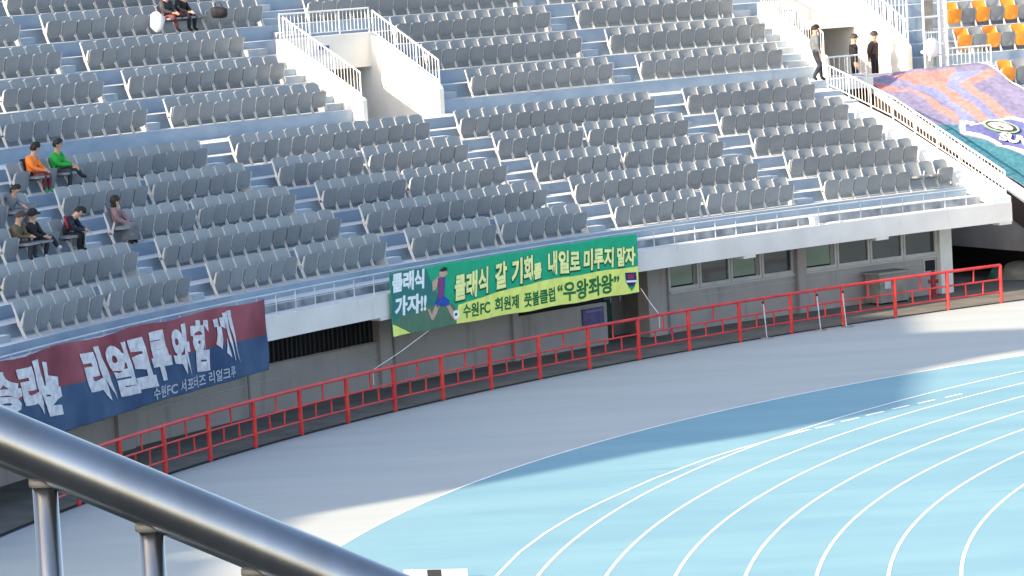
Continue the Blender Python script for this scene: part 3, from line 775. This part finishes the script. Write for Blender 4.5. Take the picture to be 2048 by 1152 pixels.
letm = mat('letter_paint',(.52,.50,.56),.8,c2=(.72,.72,.76),scale=6,detail=8)
for ch, tl, tr, bl, br in quads:
    bt = MB()
    vs, fs = glyph_mesh(ch, .062); x0,x1,y0,y1 = bbox(vs); qd = [uv_of(*p) for p in (tl,tr,bl,br)]
    out = []
    for v in vs:
        a = (v.x-x0)/(x1-x0); c = (v.y-y0)/(y1-y0)
        u = (qd[0][0]*(1-a)+qd[1][0]*a)*c + (qd[2][0]*(1-a)+qd[3][0]*a)*(1-c); vv = (qd[0][1]*(1-a)+qd[1][1]*a)*c + (qd[2][1]*(1-a)+qd[3][1]*a)*(1-c)
        out.append(nfn(u, max(.02,min(.98,vv)), .02))
    bt.add(out, fs); bt.build('painted_letter', letm, nb, recalc=False)
smallm = solid('small_letter_paint',(.38,.42,.52))
p0 = uv_of(1060,790); p1 = uv_of(1600,625); p2 = uv_of(1060,700); p3 = uv_of(1600,545); ww = p1[0]-p0[0]
for wtx, fa, fb_ in (('수원FC',0,.28),('서포터즈',.33,.63),('리얼크루',.68,1)):
    bt = MB(); add_text(bt, nfn, wtx, p0[0]+ww*fa, p0[0]+ww*fb_, (lambda u: max(.03,p0[1]+(p1[1]-p0[1])*(u-p0[0])/ww)), (lambda u: p2[1]+(p3[1]-p2[1])*(u-p0[0])/ww), .02, 0, .02)
    bt.build('small_word', smallm, nb, recalc=False)
# thin ropes
for a, c, lab in ((P(62.0,143.6,1.5), pix(746,740,1.0), 'thin white cord from the green banner down to the red fence'), (P(62.0,135.8,1.6), pix(1318,628,.98), 'thin white cord from the right corner of the green banner')):
    b = MB(); b.tube([a, a.lerp(c,.5)-Vector((0,0,.03)), c, c-Vector((0,0,.35))], .009, 5); tag(b.build('cord', M['white']), lab, 'cord')

# --- big club banner lying over the seats of the next section
def z_slope(r): 
    return 3.20+.4213*(r-63.2)
def zc(r): return 5.58+.442*(r-70.63)
def zc2(r): return zc(r)+.12+.26*(71-r)/9
def bz(r, th):
    k = min(1, max(0, (121.05-th)/3.1)); rise = (zc2(r)-.06)*(1-k)+(z_slope(r)+.05)*k
    ph = (r-63.2)/1.4153
    return rise + .12*(abs(math.sin(math.pi*(ph+.15)))**.5) + .012*math.sin(th*9) + .012*math.sin(th*3.1+r*1.7)
RB0, RB1, TB0, TB1 = 62.3, 71.3, 121.02, 117.95
def cfn(u, v, off):
    r = RB0+(RB1-1.2*u-RB0)*v; th = TB0+(TB1-TB0)*u
    return P(r-off*.4, th, bz(r, th)+off+ (-.05 if v > .99 else 0))
def on_sheet(px, py):
    d = ((px-1024)/FPX)*RT2 - ((py-576)/FPX)*UP2 + FWD; s = 85.0; prev = None
    for k in range(1600):
        q = CAM+d*s; r = math.hypot(q.x-CX, q.y-CY); th = math.degrees(math.atan2(q.y-CY, q.x-CX))
        if q.z < bz(r, th)-.02 and r > 61: break
        s += .03
    u = (th-TB0)/(TB1-TB0); return (u, (r-RB0)/(RB1-1.2*u-RB0))
Z3 = lambda pts: [on_sheet(1748+x/6.827, 140+y/6.827) for x,y in pts]
def inside(u, v, poly):
    c = False; j = len(poly)-1
    for i in range(len(poly)):
        if (poly[i][1] > v) != (poly[j][1] > v) and u < (poly[j][0]-poly[i][0])*(v-poly[i][1])/(poly[j][1]-poly[i][1])+poly[i][0]: c = not c
        j = i
    return c
regs = [
 (5, Z3([(1240,745),(1620,730),(1860,680),(2060,730),(2060,1100),(1560,920),(1250,850)])),
 (4, Z3([(1175,700),(1620,700),(1850,640),(2100,700),(2100,1190),(1560,970),(1185,880)])),
 (1, Z3([(-60,160),(500,262),(660,330),(900,470),(1120,600),(1180,720),(1130,735),(930,610),(690,400),(480,290),(-60,250)])),
 (1, Z3([(200,100),(1100,-10),(1110,20),(1030,120),(980,240),(1180,360),(1420,530),(1600,690),(1400,700),(1240,560),(1000,370),(850,262),(640,215),(430,150)])),
 (1, Z3([(1620,-10),(1670,70),(1340,220),(1500,320),(1700,470),(1960,660),(1740,670),(1560,520),(1330,340),(1155,215),(1300,120),(1500,20)])),
 (2, Z3([(430,150),(640,215),(850,262),(1000,370),(1240,560),(1400,700),(1200,710),(1080,550),(830,380),(560,260)])),
 (2, Z3([(1110,20),(1500,20),(1300,120),(1155,215),(1330,340),(1560,520),(1740,670),(1600,690),(1420,530),(1180,360),(980,240),(1030,120)])),
 (3, Z3([(620,745),(1150,750),(1180,900),(1560,990),(2100,1210),(2300,2500),(1400,2500)])),
]
cb = thing('club_banner', 'huge purple, salmon and teal club banner spread over seats right of the railing', 'banner')
cm = [cloth('club_purple',(.16,.15,.24)), cloth('club_salmon',(.46,.17,.155)), cloth('club_blue',(.17,.19,.37)), cloth('club_teal',(.035,.135,.175)), solid('club_white',(.8,.8,.82)), cloth('club_crest',(.09,.10,.25))]
def cmat(u, v):
    for mi, poly in regs:
        if inside(u, v, poly): return mi
    return 0
sheet('cloth', cfn, 300, 130, cm, cmat, cb)
b = MB()
gcrest = solid('crest_green',(.25,.50,.28)); blk = solid('crest_black',(.06,.03,.03)); pnk = solid('crest_ball',(.80,.66,.64))
def cz(pts, mi, off): 
    q = Z3(pts); b.add([cfn(u,v,off) for u,v in q], [tuple(range(len(q)))], mi)
ell = lambda cx_, cy_, rx, ry, n=24, a0=0: [(cx_+rx*math.cos(2*math.pi*k/n+a0), cy_+ry*math.sin(2*math.pi*k/n+a0)+.18*rx*math.cos(2*math.pi*k/n+a0)) for k in range(n)]
cz(ell(1730,805,255,78),0,.05); cz(ell(1730,808,215,62),1,.06); cz(ell(1730,812,165,48),2,.07); cz(ell(1725,826,42,10),1,.08)
b.build('crest_ball', [gcrest, blk, pnk], cb, recalc=False)
# white lettering of the crest
bt = MB(); vs, fs = glyph_mesh('SUWON', .05, .1); x0,x1,y0,y1 = bbox(vs)
out = []
for v in vs:
    a = (v.x-x0)/(x1-x0); c = (v.y-y0)/(y1-y0)
    X = 1700+900*a; Y = 1000+.22*900*a*.9 - 110*c - 20*a
    u, w2 = on_sheet(1748+X/6.827, 140+Y/6.827); out.append(cfn(u, w2, .07))
bt.add(out, fs); bt.build('crest_lettering', M['white'], cb, recalc=False)
b = MB(); b.tube([cfn(1.0,v/30,.03) for v in range(31)], .02, 6); b.build('hem_rope', M['white'], cb, 'auto')

# ------------------------------------------------------------------ people
JM = {}
def person(label, R, th, z, rot, J, colors, cap=None, hair=True, scale=.93, longhair=False, extra=None):
    t = thing('person', label, 'person'); place(t, R, th, z, rot)
    J = {k: Vector(v) for k, v in J.items()}
    J['hd'] = J['nk'].lerp(J['hd'], .93) - Vector((0,0,.015)); J['nk'] = J['chs'].lerp(J['nk'], .92)
    rad = dict(pel=.16, bel=.165, chs=.18, nk0=.13, nk=.072, hd0=.088, hd1=.112, hd2=.10, sL=.115, sR=.115, eL=.072, eR=.072, wL=.048, wR=.048, hL=.105, hR=.105, kL=.085, kR=.085, aL=.06, aR=.06, tL=.045, tR=.045)
    hd = J['hd']; nk = J['nk']; up = (hd-nk).normalized()
    J['hd0'] = nk.lerp(hd,.45); J['hd1'] = hd; J['hd2'] = hd+up*.07
    chs = J['chs']; J['nk0'] = chs.lerp(nk,.55)
    J['bel'] = J['pel'].lerp(chs,.5)
    names = ['pel','bel','chs','nk0','nk','hd0','hd1','hd2','sL','eL','wL','sR','eR','wR','hL','kL','aL','tL','hR','kR','aR','tR']
    idx = {n:i for i,n in enumerate(names)}; vs = [J[n] for n in names]; rs = [rad[n] for n in names]
    E = [('pel','bel'),('bel','chs'),('chs','nk0'),('nk0','nk'),('nk','hd0'),('hd0','hd1'),('hd1','hd2'),('chs','sL'),('sL','eL'),('eL','wL'),('chs','sR'),('sR','eR'),('eR','wR'),('pel','hL'),('hL','kL'),('kL','aL'),('aL','tL'),('pel','hR'),('hR','kR'),('kR','aR'),('aR','tR')]
    edges = [(idx[a],idx[b]) for a,b in E]; reg = []
    regname = {}
    for s_ in ('L','R'):
        wv = J['w'+s_]; d = (wv-J['e'+s_]).normalized(); side = d.cross(Vector((0,0,1)));
        if side.length < .1: side = Vector((1,0,0))
        side.normalize(); down = Vector((0,0,-1))
        palm = len(vs); vs.append(wv+d*.07); rs.append(.030); edges.append((idx['w'+s_], palm)); names.append('palm'+s_)
        for fi, (so, ln_) in enumerate(((-.027,.062),(-.009,.075),(.009,.070),(.027,.055))):
            k1 = len(vs); vs.append(wv+d*.105+side*so); rs.append(.010); edges.append((palm,k1)); names.append('f')
            k2 = len(vs); vs.append(wv+d*(.105+ln_*.6)+side*so*1.05+down*.012); rs.append(.009); edges.append((k1,k2)); names.append('f')
            k3 = len(vs); vs.append(wv+d*(.105+ln_)+side*so*1.05+down*.034); rs.append(.008); edges.append((k2,k3)); names.append('f')
        k1 = len(vs); vs.append(wv+d*.06-side*.045+down*.01); rs.append(.011); edges.append((palm,k1)); names.append('f')
        k2 = len(vs); vs.append(wv+d*.10-side*.055+down*.02); rs.append(.009); edges.append((k1,k2)); names.append('f')
    fwd = J.get('look', Vector((0,-1,0))) .normalized()
    # nose
    me = bpy.data.meshes.new('body'); me.from_pydata([tuple(v*scale) for v in vs], edges, [])
    o = bpy.data.objects.new('body_tmp', me); col.objects.link(o)
    md = o.modifiers.new('k', 'SKIN'); md.use_smooth_shade = True; md.branch_smoothing = .6
    for i, sv in enumerate(me.skin_vertices[0].data):
        r = rs[i]*scale
        sv.radius = (r, r)
        sv.use_root = (i == 0)
    for n_ in ('bel','chs','pel'): me.skin_vertices[0].data[idx[n_]].radius = (rad[n_]*scale*1.15, rad[n_]*scale*.82)
    o.modifiers.new('s', 'SUBSURF').levels = 1; o.modifiers['s'].render_levels = 1
    bpy.context.view_layer.update()
    m2 = bpy.data.meshes.new_from_object(o.evaluated_get(bpy.context.evaluated_depsgraph_get()))
    bpy.data.objects.remove(o)
    m2.name = 'body'; m2.materials.clear()
    top, leg, shoe = colors
    for m_ in (M['skin'], top, leg, shoe): m2.materials.append(m_)
    segs = []
    for (a, c) in edges:
        na, nc = names[a], names[c]
        if 'f' in (na,nc) or nc.startswith('palm'): r_ = 0
        elif nc in ('nk','hd0','hd1','hd2') : r_ = 0
        elif nc in ('kL','kR','aL','aR','hL','hR'): r_ = 2
        elif nc in ('tL','tR'): r_ = 3
        else: r_ = 1
        segs.append((vs[a]*scale, vs[c]*scale, r_))
    for p in m2.polygons:
        c = p.center; best = 9; bi = 0
        for a, q, r_ in segs:
            ab = q-a; tt_ = max(0, min(1, (c-a).dot(ab)/max(1e-9, ab.length_squared))); dd = (a+ab*tt_-c).length
            if dd < best: best = dd; bi = r_
        p.material_index = bi; p.use_smooth = True
    bo_ = bpy.data.objects.new('body', m2); col.objects.link(bo_); bo_.parent = t
    # face: nose, eyes, mouth, ears
    hc = hd*scale; upv = up; rt = fwd.cross(upv).normalized()
    b = MB()
    def ball(c, r, sx=1, sy=1, sz=1, mi=0, n=8):
        vv = []; ff = []
        for i in range(n+1):
            ph = math.pi*i/n
            for k in range(n):
                a = 2*math.pi*k/n; q = rt*math.sin(ph)*math.cos(a)*sx + fwd*math.sin(ph)*math.sin(a)*sy + upv*math.cos(ph)*sz
                vv.append(c+q*r)
        for i in range(n):
            for k in range(n): ff.append((i*n+k, i*n+(k+1)%n, (i+1)*n+(k+1)%n, (i+1)*n+k))
        b.add(vv, ff, mi)
    ball(hc+fwd*.112+upv*.005, .018, .8, 1, 1.4, 0)
    for s_ in (-1,1): ball(hc+fwd*.100+rt*.033*s_+upv*.03, .011, 1.2, .6, .7, 1); ball(hc+rt*.112*s_-upv*.0, .026, .35, .7, 1.1, 0)
    ball(hc+fwd*.104-upv*.045, .020, 1.2, .4, .35, 2)
    b.build('face_features', [M['skin'], M['hair'], solid('lips',(.35,.12,.10))], t, True)
    if hair or cap:
        b = MB(); base = hc+upv*.045-fwd*.012; vv = []; ff = []; n = 14; rings = 7; R0 = .130 if not cap else .134
        for i in range(rings+1):
            ph = (math.pi*.56)*i/rings
            for k in range(n):
                a = 2*math.pi*k/n; frontness = math.sin(a)
                pe = ph*(1-.24*max(0,frontness)) * (1.32 if (frontness < .25 and not cap) else 1)
                vv.append(base + (rt*math.sin(pe)*math.cos(a)*.92 + fwd*math.sin(pe)*math.sin(a) + upv*math.cos(pe)*1.0)*R0)
        for i in range(rings):
            for k in range(n): ff.append((i*n+k, i*n+(k+1)%n, (i+1)*n+(k+1)%n, (i+1)*n+k))
        b.add(vv, ff); ho = b.build('cap' if cap else 'hair', cap or M['hair'], t, True)
        if cap:
            b = MB(); c = base+upv*.0+fwd*.10
            pts = [c+rt*(.085*math.cos(a))+fwd*(.10*math.sin(a)) for a in [math.pi*k/8 for k in range(9)]]
            b.add([p for p in pts]+[p+upv*.012 for p in pts], [tuple(range(9)), tuple(reversed(range(9,18)))]+[(i,(i+1)%9,(i+1)%9+9,i+9) for i in range(9)]); b.build('visor', cap, t)
        if longhair:
            b = MB(); ball(hc-fwd*.045-upv*.05, .10, 1.0, .75, 1.5); b.build('long_hair', M['hair'], t, True)
    if extra: extra(t, J, scale)
    return t
SIT = dict(pel=(0,-.10,.47), chs=(0,-.12,.86), nk=(0,-.16,1.07), hd=(0,-.20,1.22), sL=(-.17,-.13,.96), sR=(.17,-.13,.96), eL=(-.24,-.25,.70), eR=(.24,-.25,.70),
           wL=(-.10,-.48,.62), wR=(.10,-.48,.62), hL=(-.10,-.13,.45), hR=(.10,-.13,.45), kL=(-.14,-.55,.50), kR=(.14,-.55,.50), aL=(-.13,-.52,.10), aR=(.13,-.52,.10), tL=(-.14,-.66,.05), tR=(.14,-.66,.05))
def pose(base, **k): d = dict(base); d.update(k); return d
black = cloth('cloth_black',(.012,.012,.016)); char = cloth('cloth_charcoal',(.035,.035,.042)); mar = cloth('cloth_maroon',(.13,.03,.035)); navy = cloth('cloth_navy',(.015,.02,.035))
orange = cloth('cloth_orange',(.85,.19,.03)); green = cloth('cloth_green',(.02,.30,.04)); khaki = cloth('cloth_khaki',(.10,.075,.045)); lgrey = cloth('cloth_light_grey',(.16,.17,.20)); pink = cloth('cloth_dusty_pink',(.20,.13,.14)); grey = cloth('cloth_grey',(.10,.11,.125)); brown = cloth('cloth_brown',(.06,.04,.038))
gshoe = solid('shoe_green',(.05,.30,.12)); wshoe = solid('shoe_white',(.6,.62,.66)); bshoe = solid('shoe_black',(.02,.02,.02)); capm = cloth('cap_black',(.012,.012,.014))
RL = lambda j: 63.744+1.4153*j
ZL = lambda j: 3.053+.5962*j
def backpack(t, J, s):
    b = MB(); b.box((-.17,-.02,.52),(.15,.10,.86)); b.build('rucksack', black, t)
person('seated man in bright orange jacket and maroon trousers looking right, second from left seat', RL(4), 148.76, ZL(4), 12,
  pose(SIT, chs=(0,-.15,.86), nk=(.03,-.2,1.06), hd=(.06,-.24,1.21), look=(.8,-.6,0), kL=(-.10,-.55,.50), kR=(.16,-.55,.50), aL=(-.05,-.48,.10), aR=(.1,-.55,.1), tL=(.02,-.58,.05), tR=(.2,-.64,.05)), (orange, mar, gshoe), extra=backpack)
person('seated man in bright green jacket and black trousers, legs crossed, beside the orange jacket', RL(4), 147.95, ZL(4), 10,
  pose(SIT, look=(.3,-1,0), wL=(.12,-.5,.66), wR=(.20,-.5,.64), kL=(-.06,-.55,.52), kR=(.20,-.56,.60), aR=(.42,-.62,.34), tR=(.50,-.72,.30), aL=(-.05,-.5,.1)), (green, char, bshoe))
person('seated figure in light grey hooded top with raised arm, at far left', RL(3), 151.08, ZL(3), 8,
  pose(SIT, chs=(0,-.18,.76), nk=(0,-.26,.94), hd=(0,-.32,1.06), sR=(.17,-.2,.86), sL=(-.17,-.12,.98), eL=(-.42,-.12,.90), wL=(-.46,-.2,.68)), (lgrey, grey, bshoe), scale=.88)
person('seated man in khaki brown jacket and brown cap holding something, lower left', RL(2), 152.55, ZL(2), 8,
  pose(SIT, wL=(.05,-.42,.66), wR=(.14,-.45,.68), look=(.6,-.8,0), hd=(.03,-.2,1.2)), (khaki, char, bshoe), cap=brown, scale=.86)
person('seated man in black cap and dark jacket with legs crossed and white shoe', RL(2), 152.05, ZL(2), 10,
  pose(SIT, look=(.6,-.8,0), hd=(-.02,-.18,1.2), kR=(.20,-.58,.58), aR=(.36,-.66,.30), tR=(.46,-.74,.26), kL=(-.02,-.55,.5)), (black, navy, wshoe), cap=capm, scale=.86)
def stripe(t, J, s):
    b = MB(); b.tube([Vector((-.10,-.30,.88)), Vector((-.08,-.34,.72)), Vector((-.10,-.32,.55))], .035, 8); b.build('red_stripe', solid('stripe_red',(.45,.02,.03)), t, True)
    b = MB(); b.tube([Vector((-.20,-.19,.90)), Vector((-.29,-.28,.62))], .03, 8); b.build('red_stripe', solid('sleeve_red',(.35,.02,.03)), t, True)
person('man in black tracksuit with red stripes leaning forward over his knees', RL(2)-.05, 151.05, ZL(2), 22,
  pose(SIT, pel=(-.05,-.08,.47), chs=(.02,-.30,.84), nk=(.06,-.46,1.0), hd=(.12,-.54,1.08), look=(.3,-.7,-.6), sL=(-.14,-.32,.95), sR=(.19,-.34,.93), eL=(-.20,-.42,.66), eR=(.24,-.50,.66), wL=(.10,-.62,.60), wR=(.20,-.64,.60), kL=(-.10,-.55,.50), kR=(.22,-.56,.50), aL=(-.08,-.5,.1), aR=(.24,-.5,.1), tR=(.26,-.66,.05)), (navy, black, bshoe), scale=.9, extra=stripe)
def bag(t, J, s):
    b = MB(); 
    for k in range(7): pass
    vs = []; fs = []; n = 14
    for i in range(8):
        ph = math.pi/2*i/7
        for k in range(n):
            a = 2*math.pi*k/n; vs.append((.02+.26*math.cos(a)*math.cos(ph*.85)**.6, -.42+.22*math.sin(a)*math.cos(ph*.85)**.6, .12+.42*math.sin(ph)))
    for i in range(7):
        for k in range(n): fs.append((i*n+k, i*n+(k+1)%n, (i+1)*n+(k+1)%n, (i+1)*n+k))
    b.add(vs, fs); b.build('skirt', cloth('cloth_skirt',(.12,.125,.135)), t, True)
person('seated woman with long dark hair, dusty pink top and grey skirt at the aisle', RL(2), 149.16, ZL(2), 12,
  pose(SIT, look=(.6,-.8,0), hd=(-.03,-.13,1.22), nk=(-.02,-.12,1.05), eR=(.20,-.3,.72), wR=(.16,-.46,.58)), (pink, grey, bshoe), scale=.85, longhair=True, extra=bag)
person('seated person in dark jacket and maroon trousers at top left edge, legs showing', 72.224+3*1.4628, 138.27, 6.41+3*.7832, 6,
  pose(SIT, kL=(-.12,-.55,.52), aL=(.06,-.5,.14), kR=(.22,-.5,.58), aR=(.40,-.5,.52), tR=(.5,-.5,.5), tL=(.08,-.62,.05)), (char, mar, bshoe))
person('seated person in black leaning forward at top left edge of the picture', 72.224+3*1.4628, 137.85, 6.41+3*.7832, 10,
  pose(SIT, chs=(.05,-.2,.84), nk=(.08,-.3,1.02), hd=(.1,-.36,1.15), look=(0,-1,-.3)), (black, black, bshoe))
t = thing('white_jacket', 'crumpled white jacket lying on a seat back at top left edge', 'jacket', loc=P(75.9,138.95,9.10))
b = MB(); vs = []; fs = []
rj = random.Random(5)
for i in range(9):
    for k in range(12):
        a = 2*math.pi*k/12; ph = math.pi*i/8; r_ = (.17+.05*rj.random())
        vs.append((r_*math.sin(ph)*math.cos(a)*1.1, r_*math.sin(ph)*math.sin(a)*.7, .28*math.cos(ph)+.05*rj.random()))
for i in range(8):
    for k in range(12): fs.append((i*12+k, i*12+(k+1)%12, (i+1)*12+(k+1)%12, (i+1)*12+k))
b.add(vs, fs); b.build('fabric', wshoe, t, True)
t = thing('black_bag', 'black holdall standing on a folding seat at top left edge', 'bag', loc=P(75.75,137.25,9.25))
b = MB(); b.tube([(-.22,0,.0),(-.2,0,.0),(-.1,0,.02),(.1,0,.0),(.22,0,-.02),(.24,0,-.02)], [.05,.14,.17,.16,.12,.05], 12); b.build('body', black, t, True)
b = MB(); b.tube([(-.12,0,.12),(-.08,0,.27),(.06,0,.29),(.12,0,.12)], .014, 6); b.build('handle', black, t, True)
STAND = dict(pel=(0,0,.93), chs=(0,0,1.32), nk=(0,-.01,1.50), hd=(0,-.03,1.63), sL=(-.18,.01,1.40), sR=(.18,.01,1.40), eL=(-.24,.03,1.12), eR=(.24,.03,1.12),
   wL=(-.22,-.03,.88), wR=(.22,-.03,.88), hL=(-.09,0,.90), hR=(.09,0,.90), kL=(-.10,-.02,.50), kR=(.10,-.02,.50), aL=(-.10,.02,.09), aR=(.10,.02,.09), tL=(-.11,-.14,.04), tR=(.11,-.14,.04))
person('guard in grey jacket and black cap walking on the walkway toward the opening', 70.42, 122.88, WZ-.02, 75,
  pose(STAND, look=(0,-1,0), kL=(-.09,-.10,.50), aL=(-.10,.14,.14), tL=(-.10,.02,.05), kR=(.09,-.16,.50), aR=(.09,-.20,.09), tR=(.09,-.34,.05), wL=(-.24,-.06,.88)), (grey, navy, bshoe), cap=capm, scale=.97)
person('older guard with grey hair, cap and black jacket standing left in the opening', 72.0, 120.75, 5.6, 70, pose(STAND, look=(.2,-1,-.1)), (black, black, bshoe), cap=char, scale=.96)
person('guard in dark brown jacket and grey cap, hands in pockets, standing right in the opening', 72.2, 120.02, 5.6, 30,
  pose(STAND, look=(.6,-.8,-.1), eL=(-.28,.06,1.14), eR=(.28,.06,1.14), wL=(-.17,.10,.95), wR=(.17,.10,.95)), (brown, black, bshoe), cap=char, scale=.98)

# ------------------------------------------------------------------ small loose things
t = thing('white_bucket', 'small white plastic box standing on the beam behind the front railing', 'box', loc=P(62.35,129.22,2.575))
b = MB(); b.tube([(0,0,0),(0,0,.03),(0,0,.19),(0,0,.2)], [.10,.115,.125,.12], 4); b.build('tub', M['white'], t); b = MB(); b.tube([(0,0,.2),(0,0,.225)], .14, 4); b.build('lid', M['white'], t)
b = MB(); b.sbox(62.15,62.35,128.9,128.45,2.577,2.60); b.sbox(62.2,62.3,128.75,128.3,2.601,2.612); tag(b.build('paper_sheets', M['white']), 'loose white paper lying on the front beam right of the white box', 'paper')
t = thing('litter', 'small heap of yellow and red litter on the step below the seated woman', 'litter', loc=P(65.6,149.9,ZL(2)-.298+.01) )
t.location = P(EL(2)[0]-.12,149.9,ZL(2)-.297)
for k,(c,dx) in enumerate((((.5,.42,.05),-.25),((.55,.5,.15),-.1),((.55,.08,.04),.18),((.1,.3,.1),.05))):
    b = MB(); rr = .05
    vs = [(dx+rr*math.cos(a)*rj.uniform(.8,1.4), rr*math.sin(a)*rj.uniform(.8,1.4), h) for h in (0,.05) for a in [2*math.pi*q/7 for q in range(7)]]
    b.add(vs, [tuple(range(7)), tuple(reversed(range(7,14)))]+[(i,(i+1)%7,(i+1)%7+7,i+7) for i in range(7)]); b.build('wrapper', solid('wrap%d' % k, c), t)
# covered heap in the passage mouth at the right
def heap(label, r, th, sx, sy, sz, m):
    b = MB(); vs = []; fs = []; q = random.Random(int(th*10))
    for i in range(9):
        ph = math.pi/2*i/8
        for k in range(18):
            a = 2*math.pi*k/18; j = 1+.12*math.sin(3*a+i)+.08*q.random(); vs.append((sx*math.cos(a)*math.cos(ph)*j, sy*math.sin(a)*math.cos(ph)*j, sz*math.sin(ph)**.8*(1+.05*math.sin(5*a))))
    for i in range(8):
        for k in range(18): fs.append((i*18+k, i*18+(k+1)%18, (i+1)*18+(k+1)%18, (i+1)*18+k))
    b.add(vs, fs); o = b.build('covered_heap', m, None, True); place(o, r, th, 0.005); tag(o, label, 'tarpaulin'); return o
heap('grey tarpaulin covered heap at the right edge in the dark passage', 64.9, 120.35, .62, .5, .50, M['cabinet'])
heap('small dark green sack beside the grey tarpaulin heap in the passage', 65.1, 120.95, .26, .22, .36, M['doorgreen'])
# board on the track at the bottom edge
t = thing('track_board', 'low white board with a dark middle panel standing on the track at bottom edge', 'board')
pa, pb = pix(808,1161), pix(935,1159); dv = (pb-pa); L = dv.length; ang = math.atan2(dv.y, dv.x); t.location = pa; t.rotation_euler = (0,0,ang)
MB().box((0,0,.03),(L,.05,.18)).build('board', M['white'], t)
MB().box((L*.37,-.006,.04),(L*.60,-.001,.185)).build('dark_panel', M['dark'], t)
for x in (.08, L-.12): MB().box((x,-.12,0),(x+.05,.17,.03)).build('foot', M['greywall'], t)

# ------------------------------------------------------------------ foreground stair railing and stairs
def ray(x, y, s): 
    d = ((x-1024)/FPX)*RT2 - ((y-576)/FPX)*UP2 + FWD; return CAM+d*s
t = thing('steel_handrail', 'thick polished steel handrail with upright bars crossing the lower left foreground', 'handrail')
p0, p1 = ray(0,872,3.9), ray(850,1225,3.9); dv = (p1-p0)
b = MB(); b.tube([p0+dv*(-1.0+i*.25) for i in range(13)], .0300, 32, cap=True); b.build('top_rail', M['steel'], t, True)
sp_ = [ (85,907),(305,999),(510,1084)]
base = [ray(x,y,3.9) for x,y in sp_]; stepv = (base[2]-base[0])/2
for k in range(-4, 9):
    q = base[0]+stepv*k; b = MB(); b.tube([q-Vector((0,0,.02)), q-Vector((0,0,.86))], .0133, 20); b.build('upright_bar', M['steel'], t, True)
    b = MB(); b.tube([q-Vector((0,0,.027)), q-Vector((0,0,.034))], .0165, 20); b.build('weld_collar', M['cabinet'], t, True)
b = MB(); b.tube([p0+dv*(-1.0+i*.25)-Vector((0,0,.88)) for i in range(13)], .02, 20); b.build('bottom_rail', M['steel'], t, True)
vs_ = thing('viewing_stair', 'dark concrete stair flight below the steel handrail in the foreground', 'stairs')
b = MB(); nrm = dv.normalized(); 
for k in range(-12, 14):
    z = base[0].z-.98+stepv.z*k*2.4; x = base[0].x+stepv.x*k*2.4; b.box((x-.135,-1.5,z-.5),(x+.125,6.0,z))
b.build('steps', M['asphalt'], vs_)
MB().box((-6,6.01,8.9),(6,9.0,9.48)).build('reflection_slab', M['asphalt'], vs_)  # unseen dark slab, added so the handrail's underside reflects something dark
# ------------------------------------------------------------------ unseen slabs added to cast the broad shadow and its bands
HR = 30.0; back = HR/math.tan(SUN_EL); sv = Vector((math.cos(SUN_AZ), math.sin(SUN_AZ)))*back
g2 = lambda x, y: tuple(pix(x, y))[:2]
shadow_outline = [(-30,58),(-5.6,60),(-6.1,66.2),g2(405,1122),g2(245,1127),g2(470,1091),g2(560,1040),g2(900,981),g2(1250,912),g2(1504,871),g2(1700,835),g2(1785,819),g2(1804,745),g2(1815,700),g2(1795,640),(10.6,101.5),(-2.0,104.0),(-45,104)]
def shadow_caster(name, poly, lab, thick=.5):
    b = MB(); n = len(poly)
    b.add([(x-sv.x,y-sv.y,HR) for x,y in poly]+[(x-sv.x,y-sv.y,HR+thick) for x,y in poly], [tuple(range(n)), tuple(reversed(range(n,2*n)))]+[(i,(i+1)%n,(i+1)%n+n,i+n) for i in range(n)])
    o = b.build(name, M['white']); tag(o, lab, 'shadow caster'); return o
shadow_caster('unseen_shadow_slab', shadow_outline, 'large unseen canopy slab outlined to cast the broad shadow, outside the picture', .3)  # unseen canopy slab, outline carried back sunwards from the shadow edges

shadow_caster('band_caster', [g2(1790,748),g2(1822,741),g2(1950,716),g2(2048,700),g2(2170,688),g2(2170,662),g2(2048,660),g2(1849,667),g2(1795,668)], 'long unseen slab added to cast the narrow shadow band, outside the picture', .2)  # unseen slab added for the narrow shadow band at the right

shadow_caster('unseen_shadow_slab', [(10,2),(30,2),(30,32),(10,32)], 'unseen slab added to shade the steel handrail, outside the picture', .2)  # unseen slab added only to keep the sun off the handrail

for q in ([(300,1122),(450,1097),(450,1102),(300,1128)], [(290,1142),(420,1118),(410,1126),(290,1150)]):
    shadow_caster('stripe_caster', [g2(*p) for p in q], 'thin unseen slab added to cast a shadow stripe, outside the picture', .1)  # unseen slivers added to stripe the sunlit wedge with shade
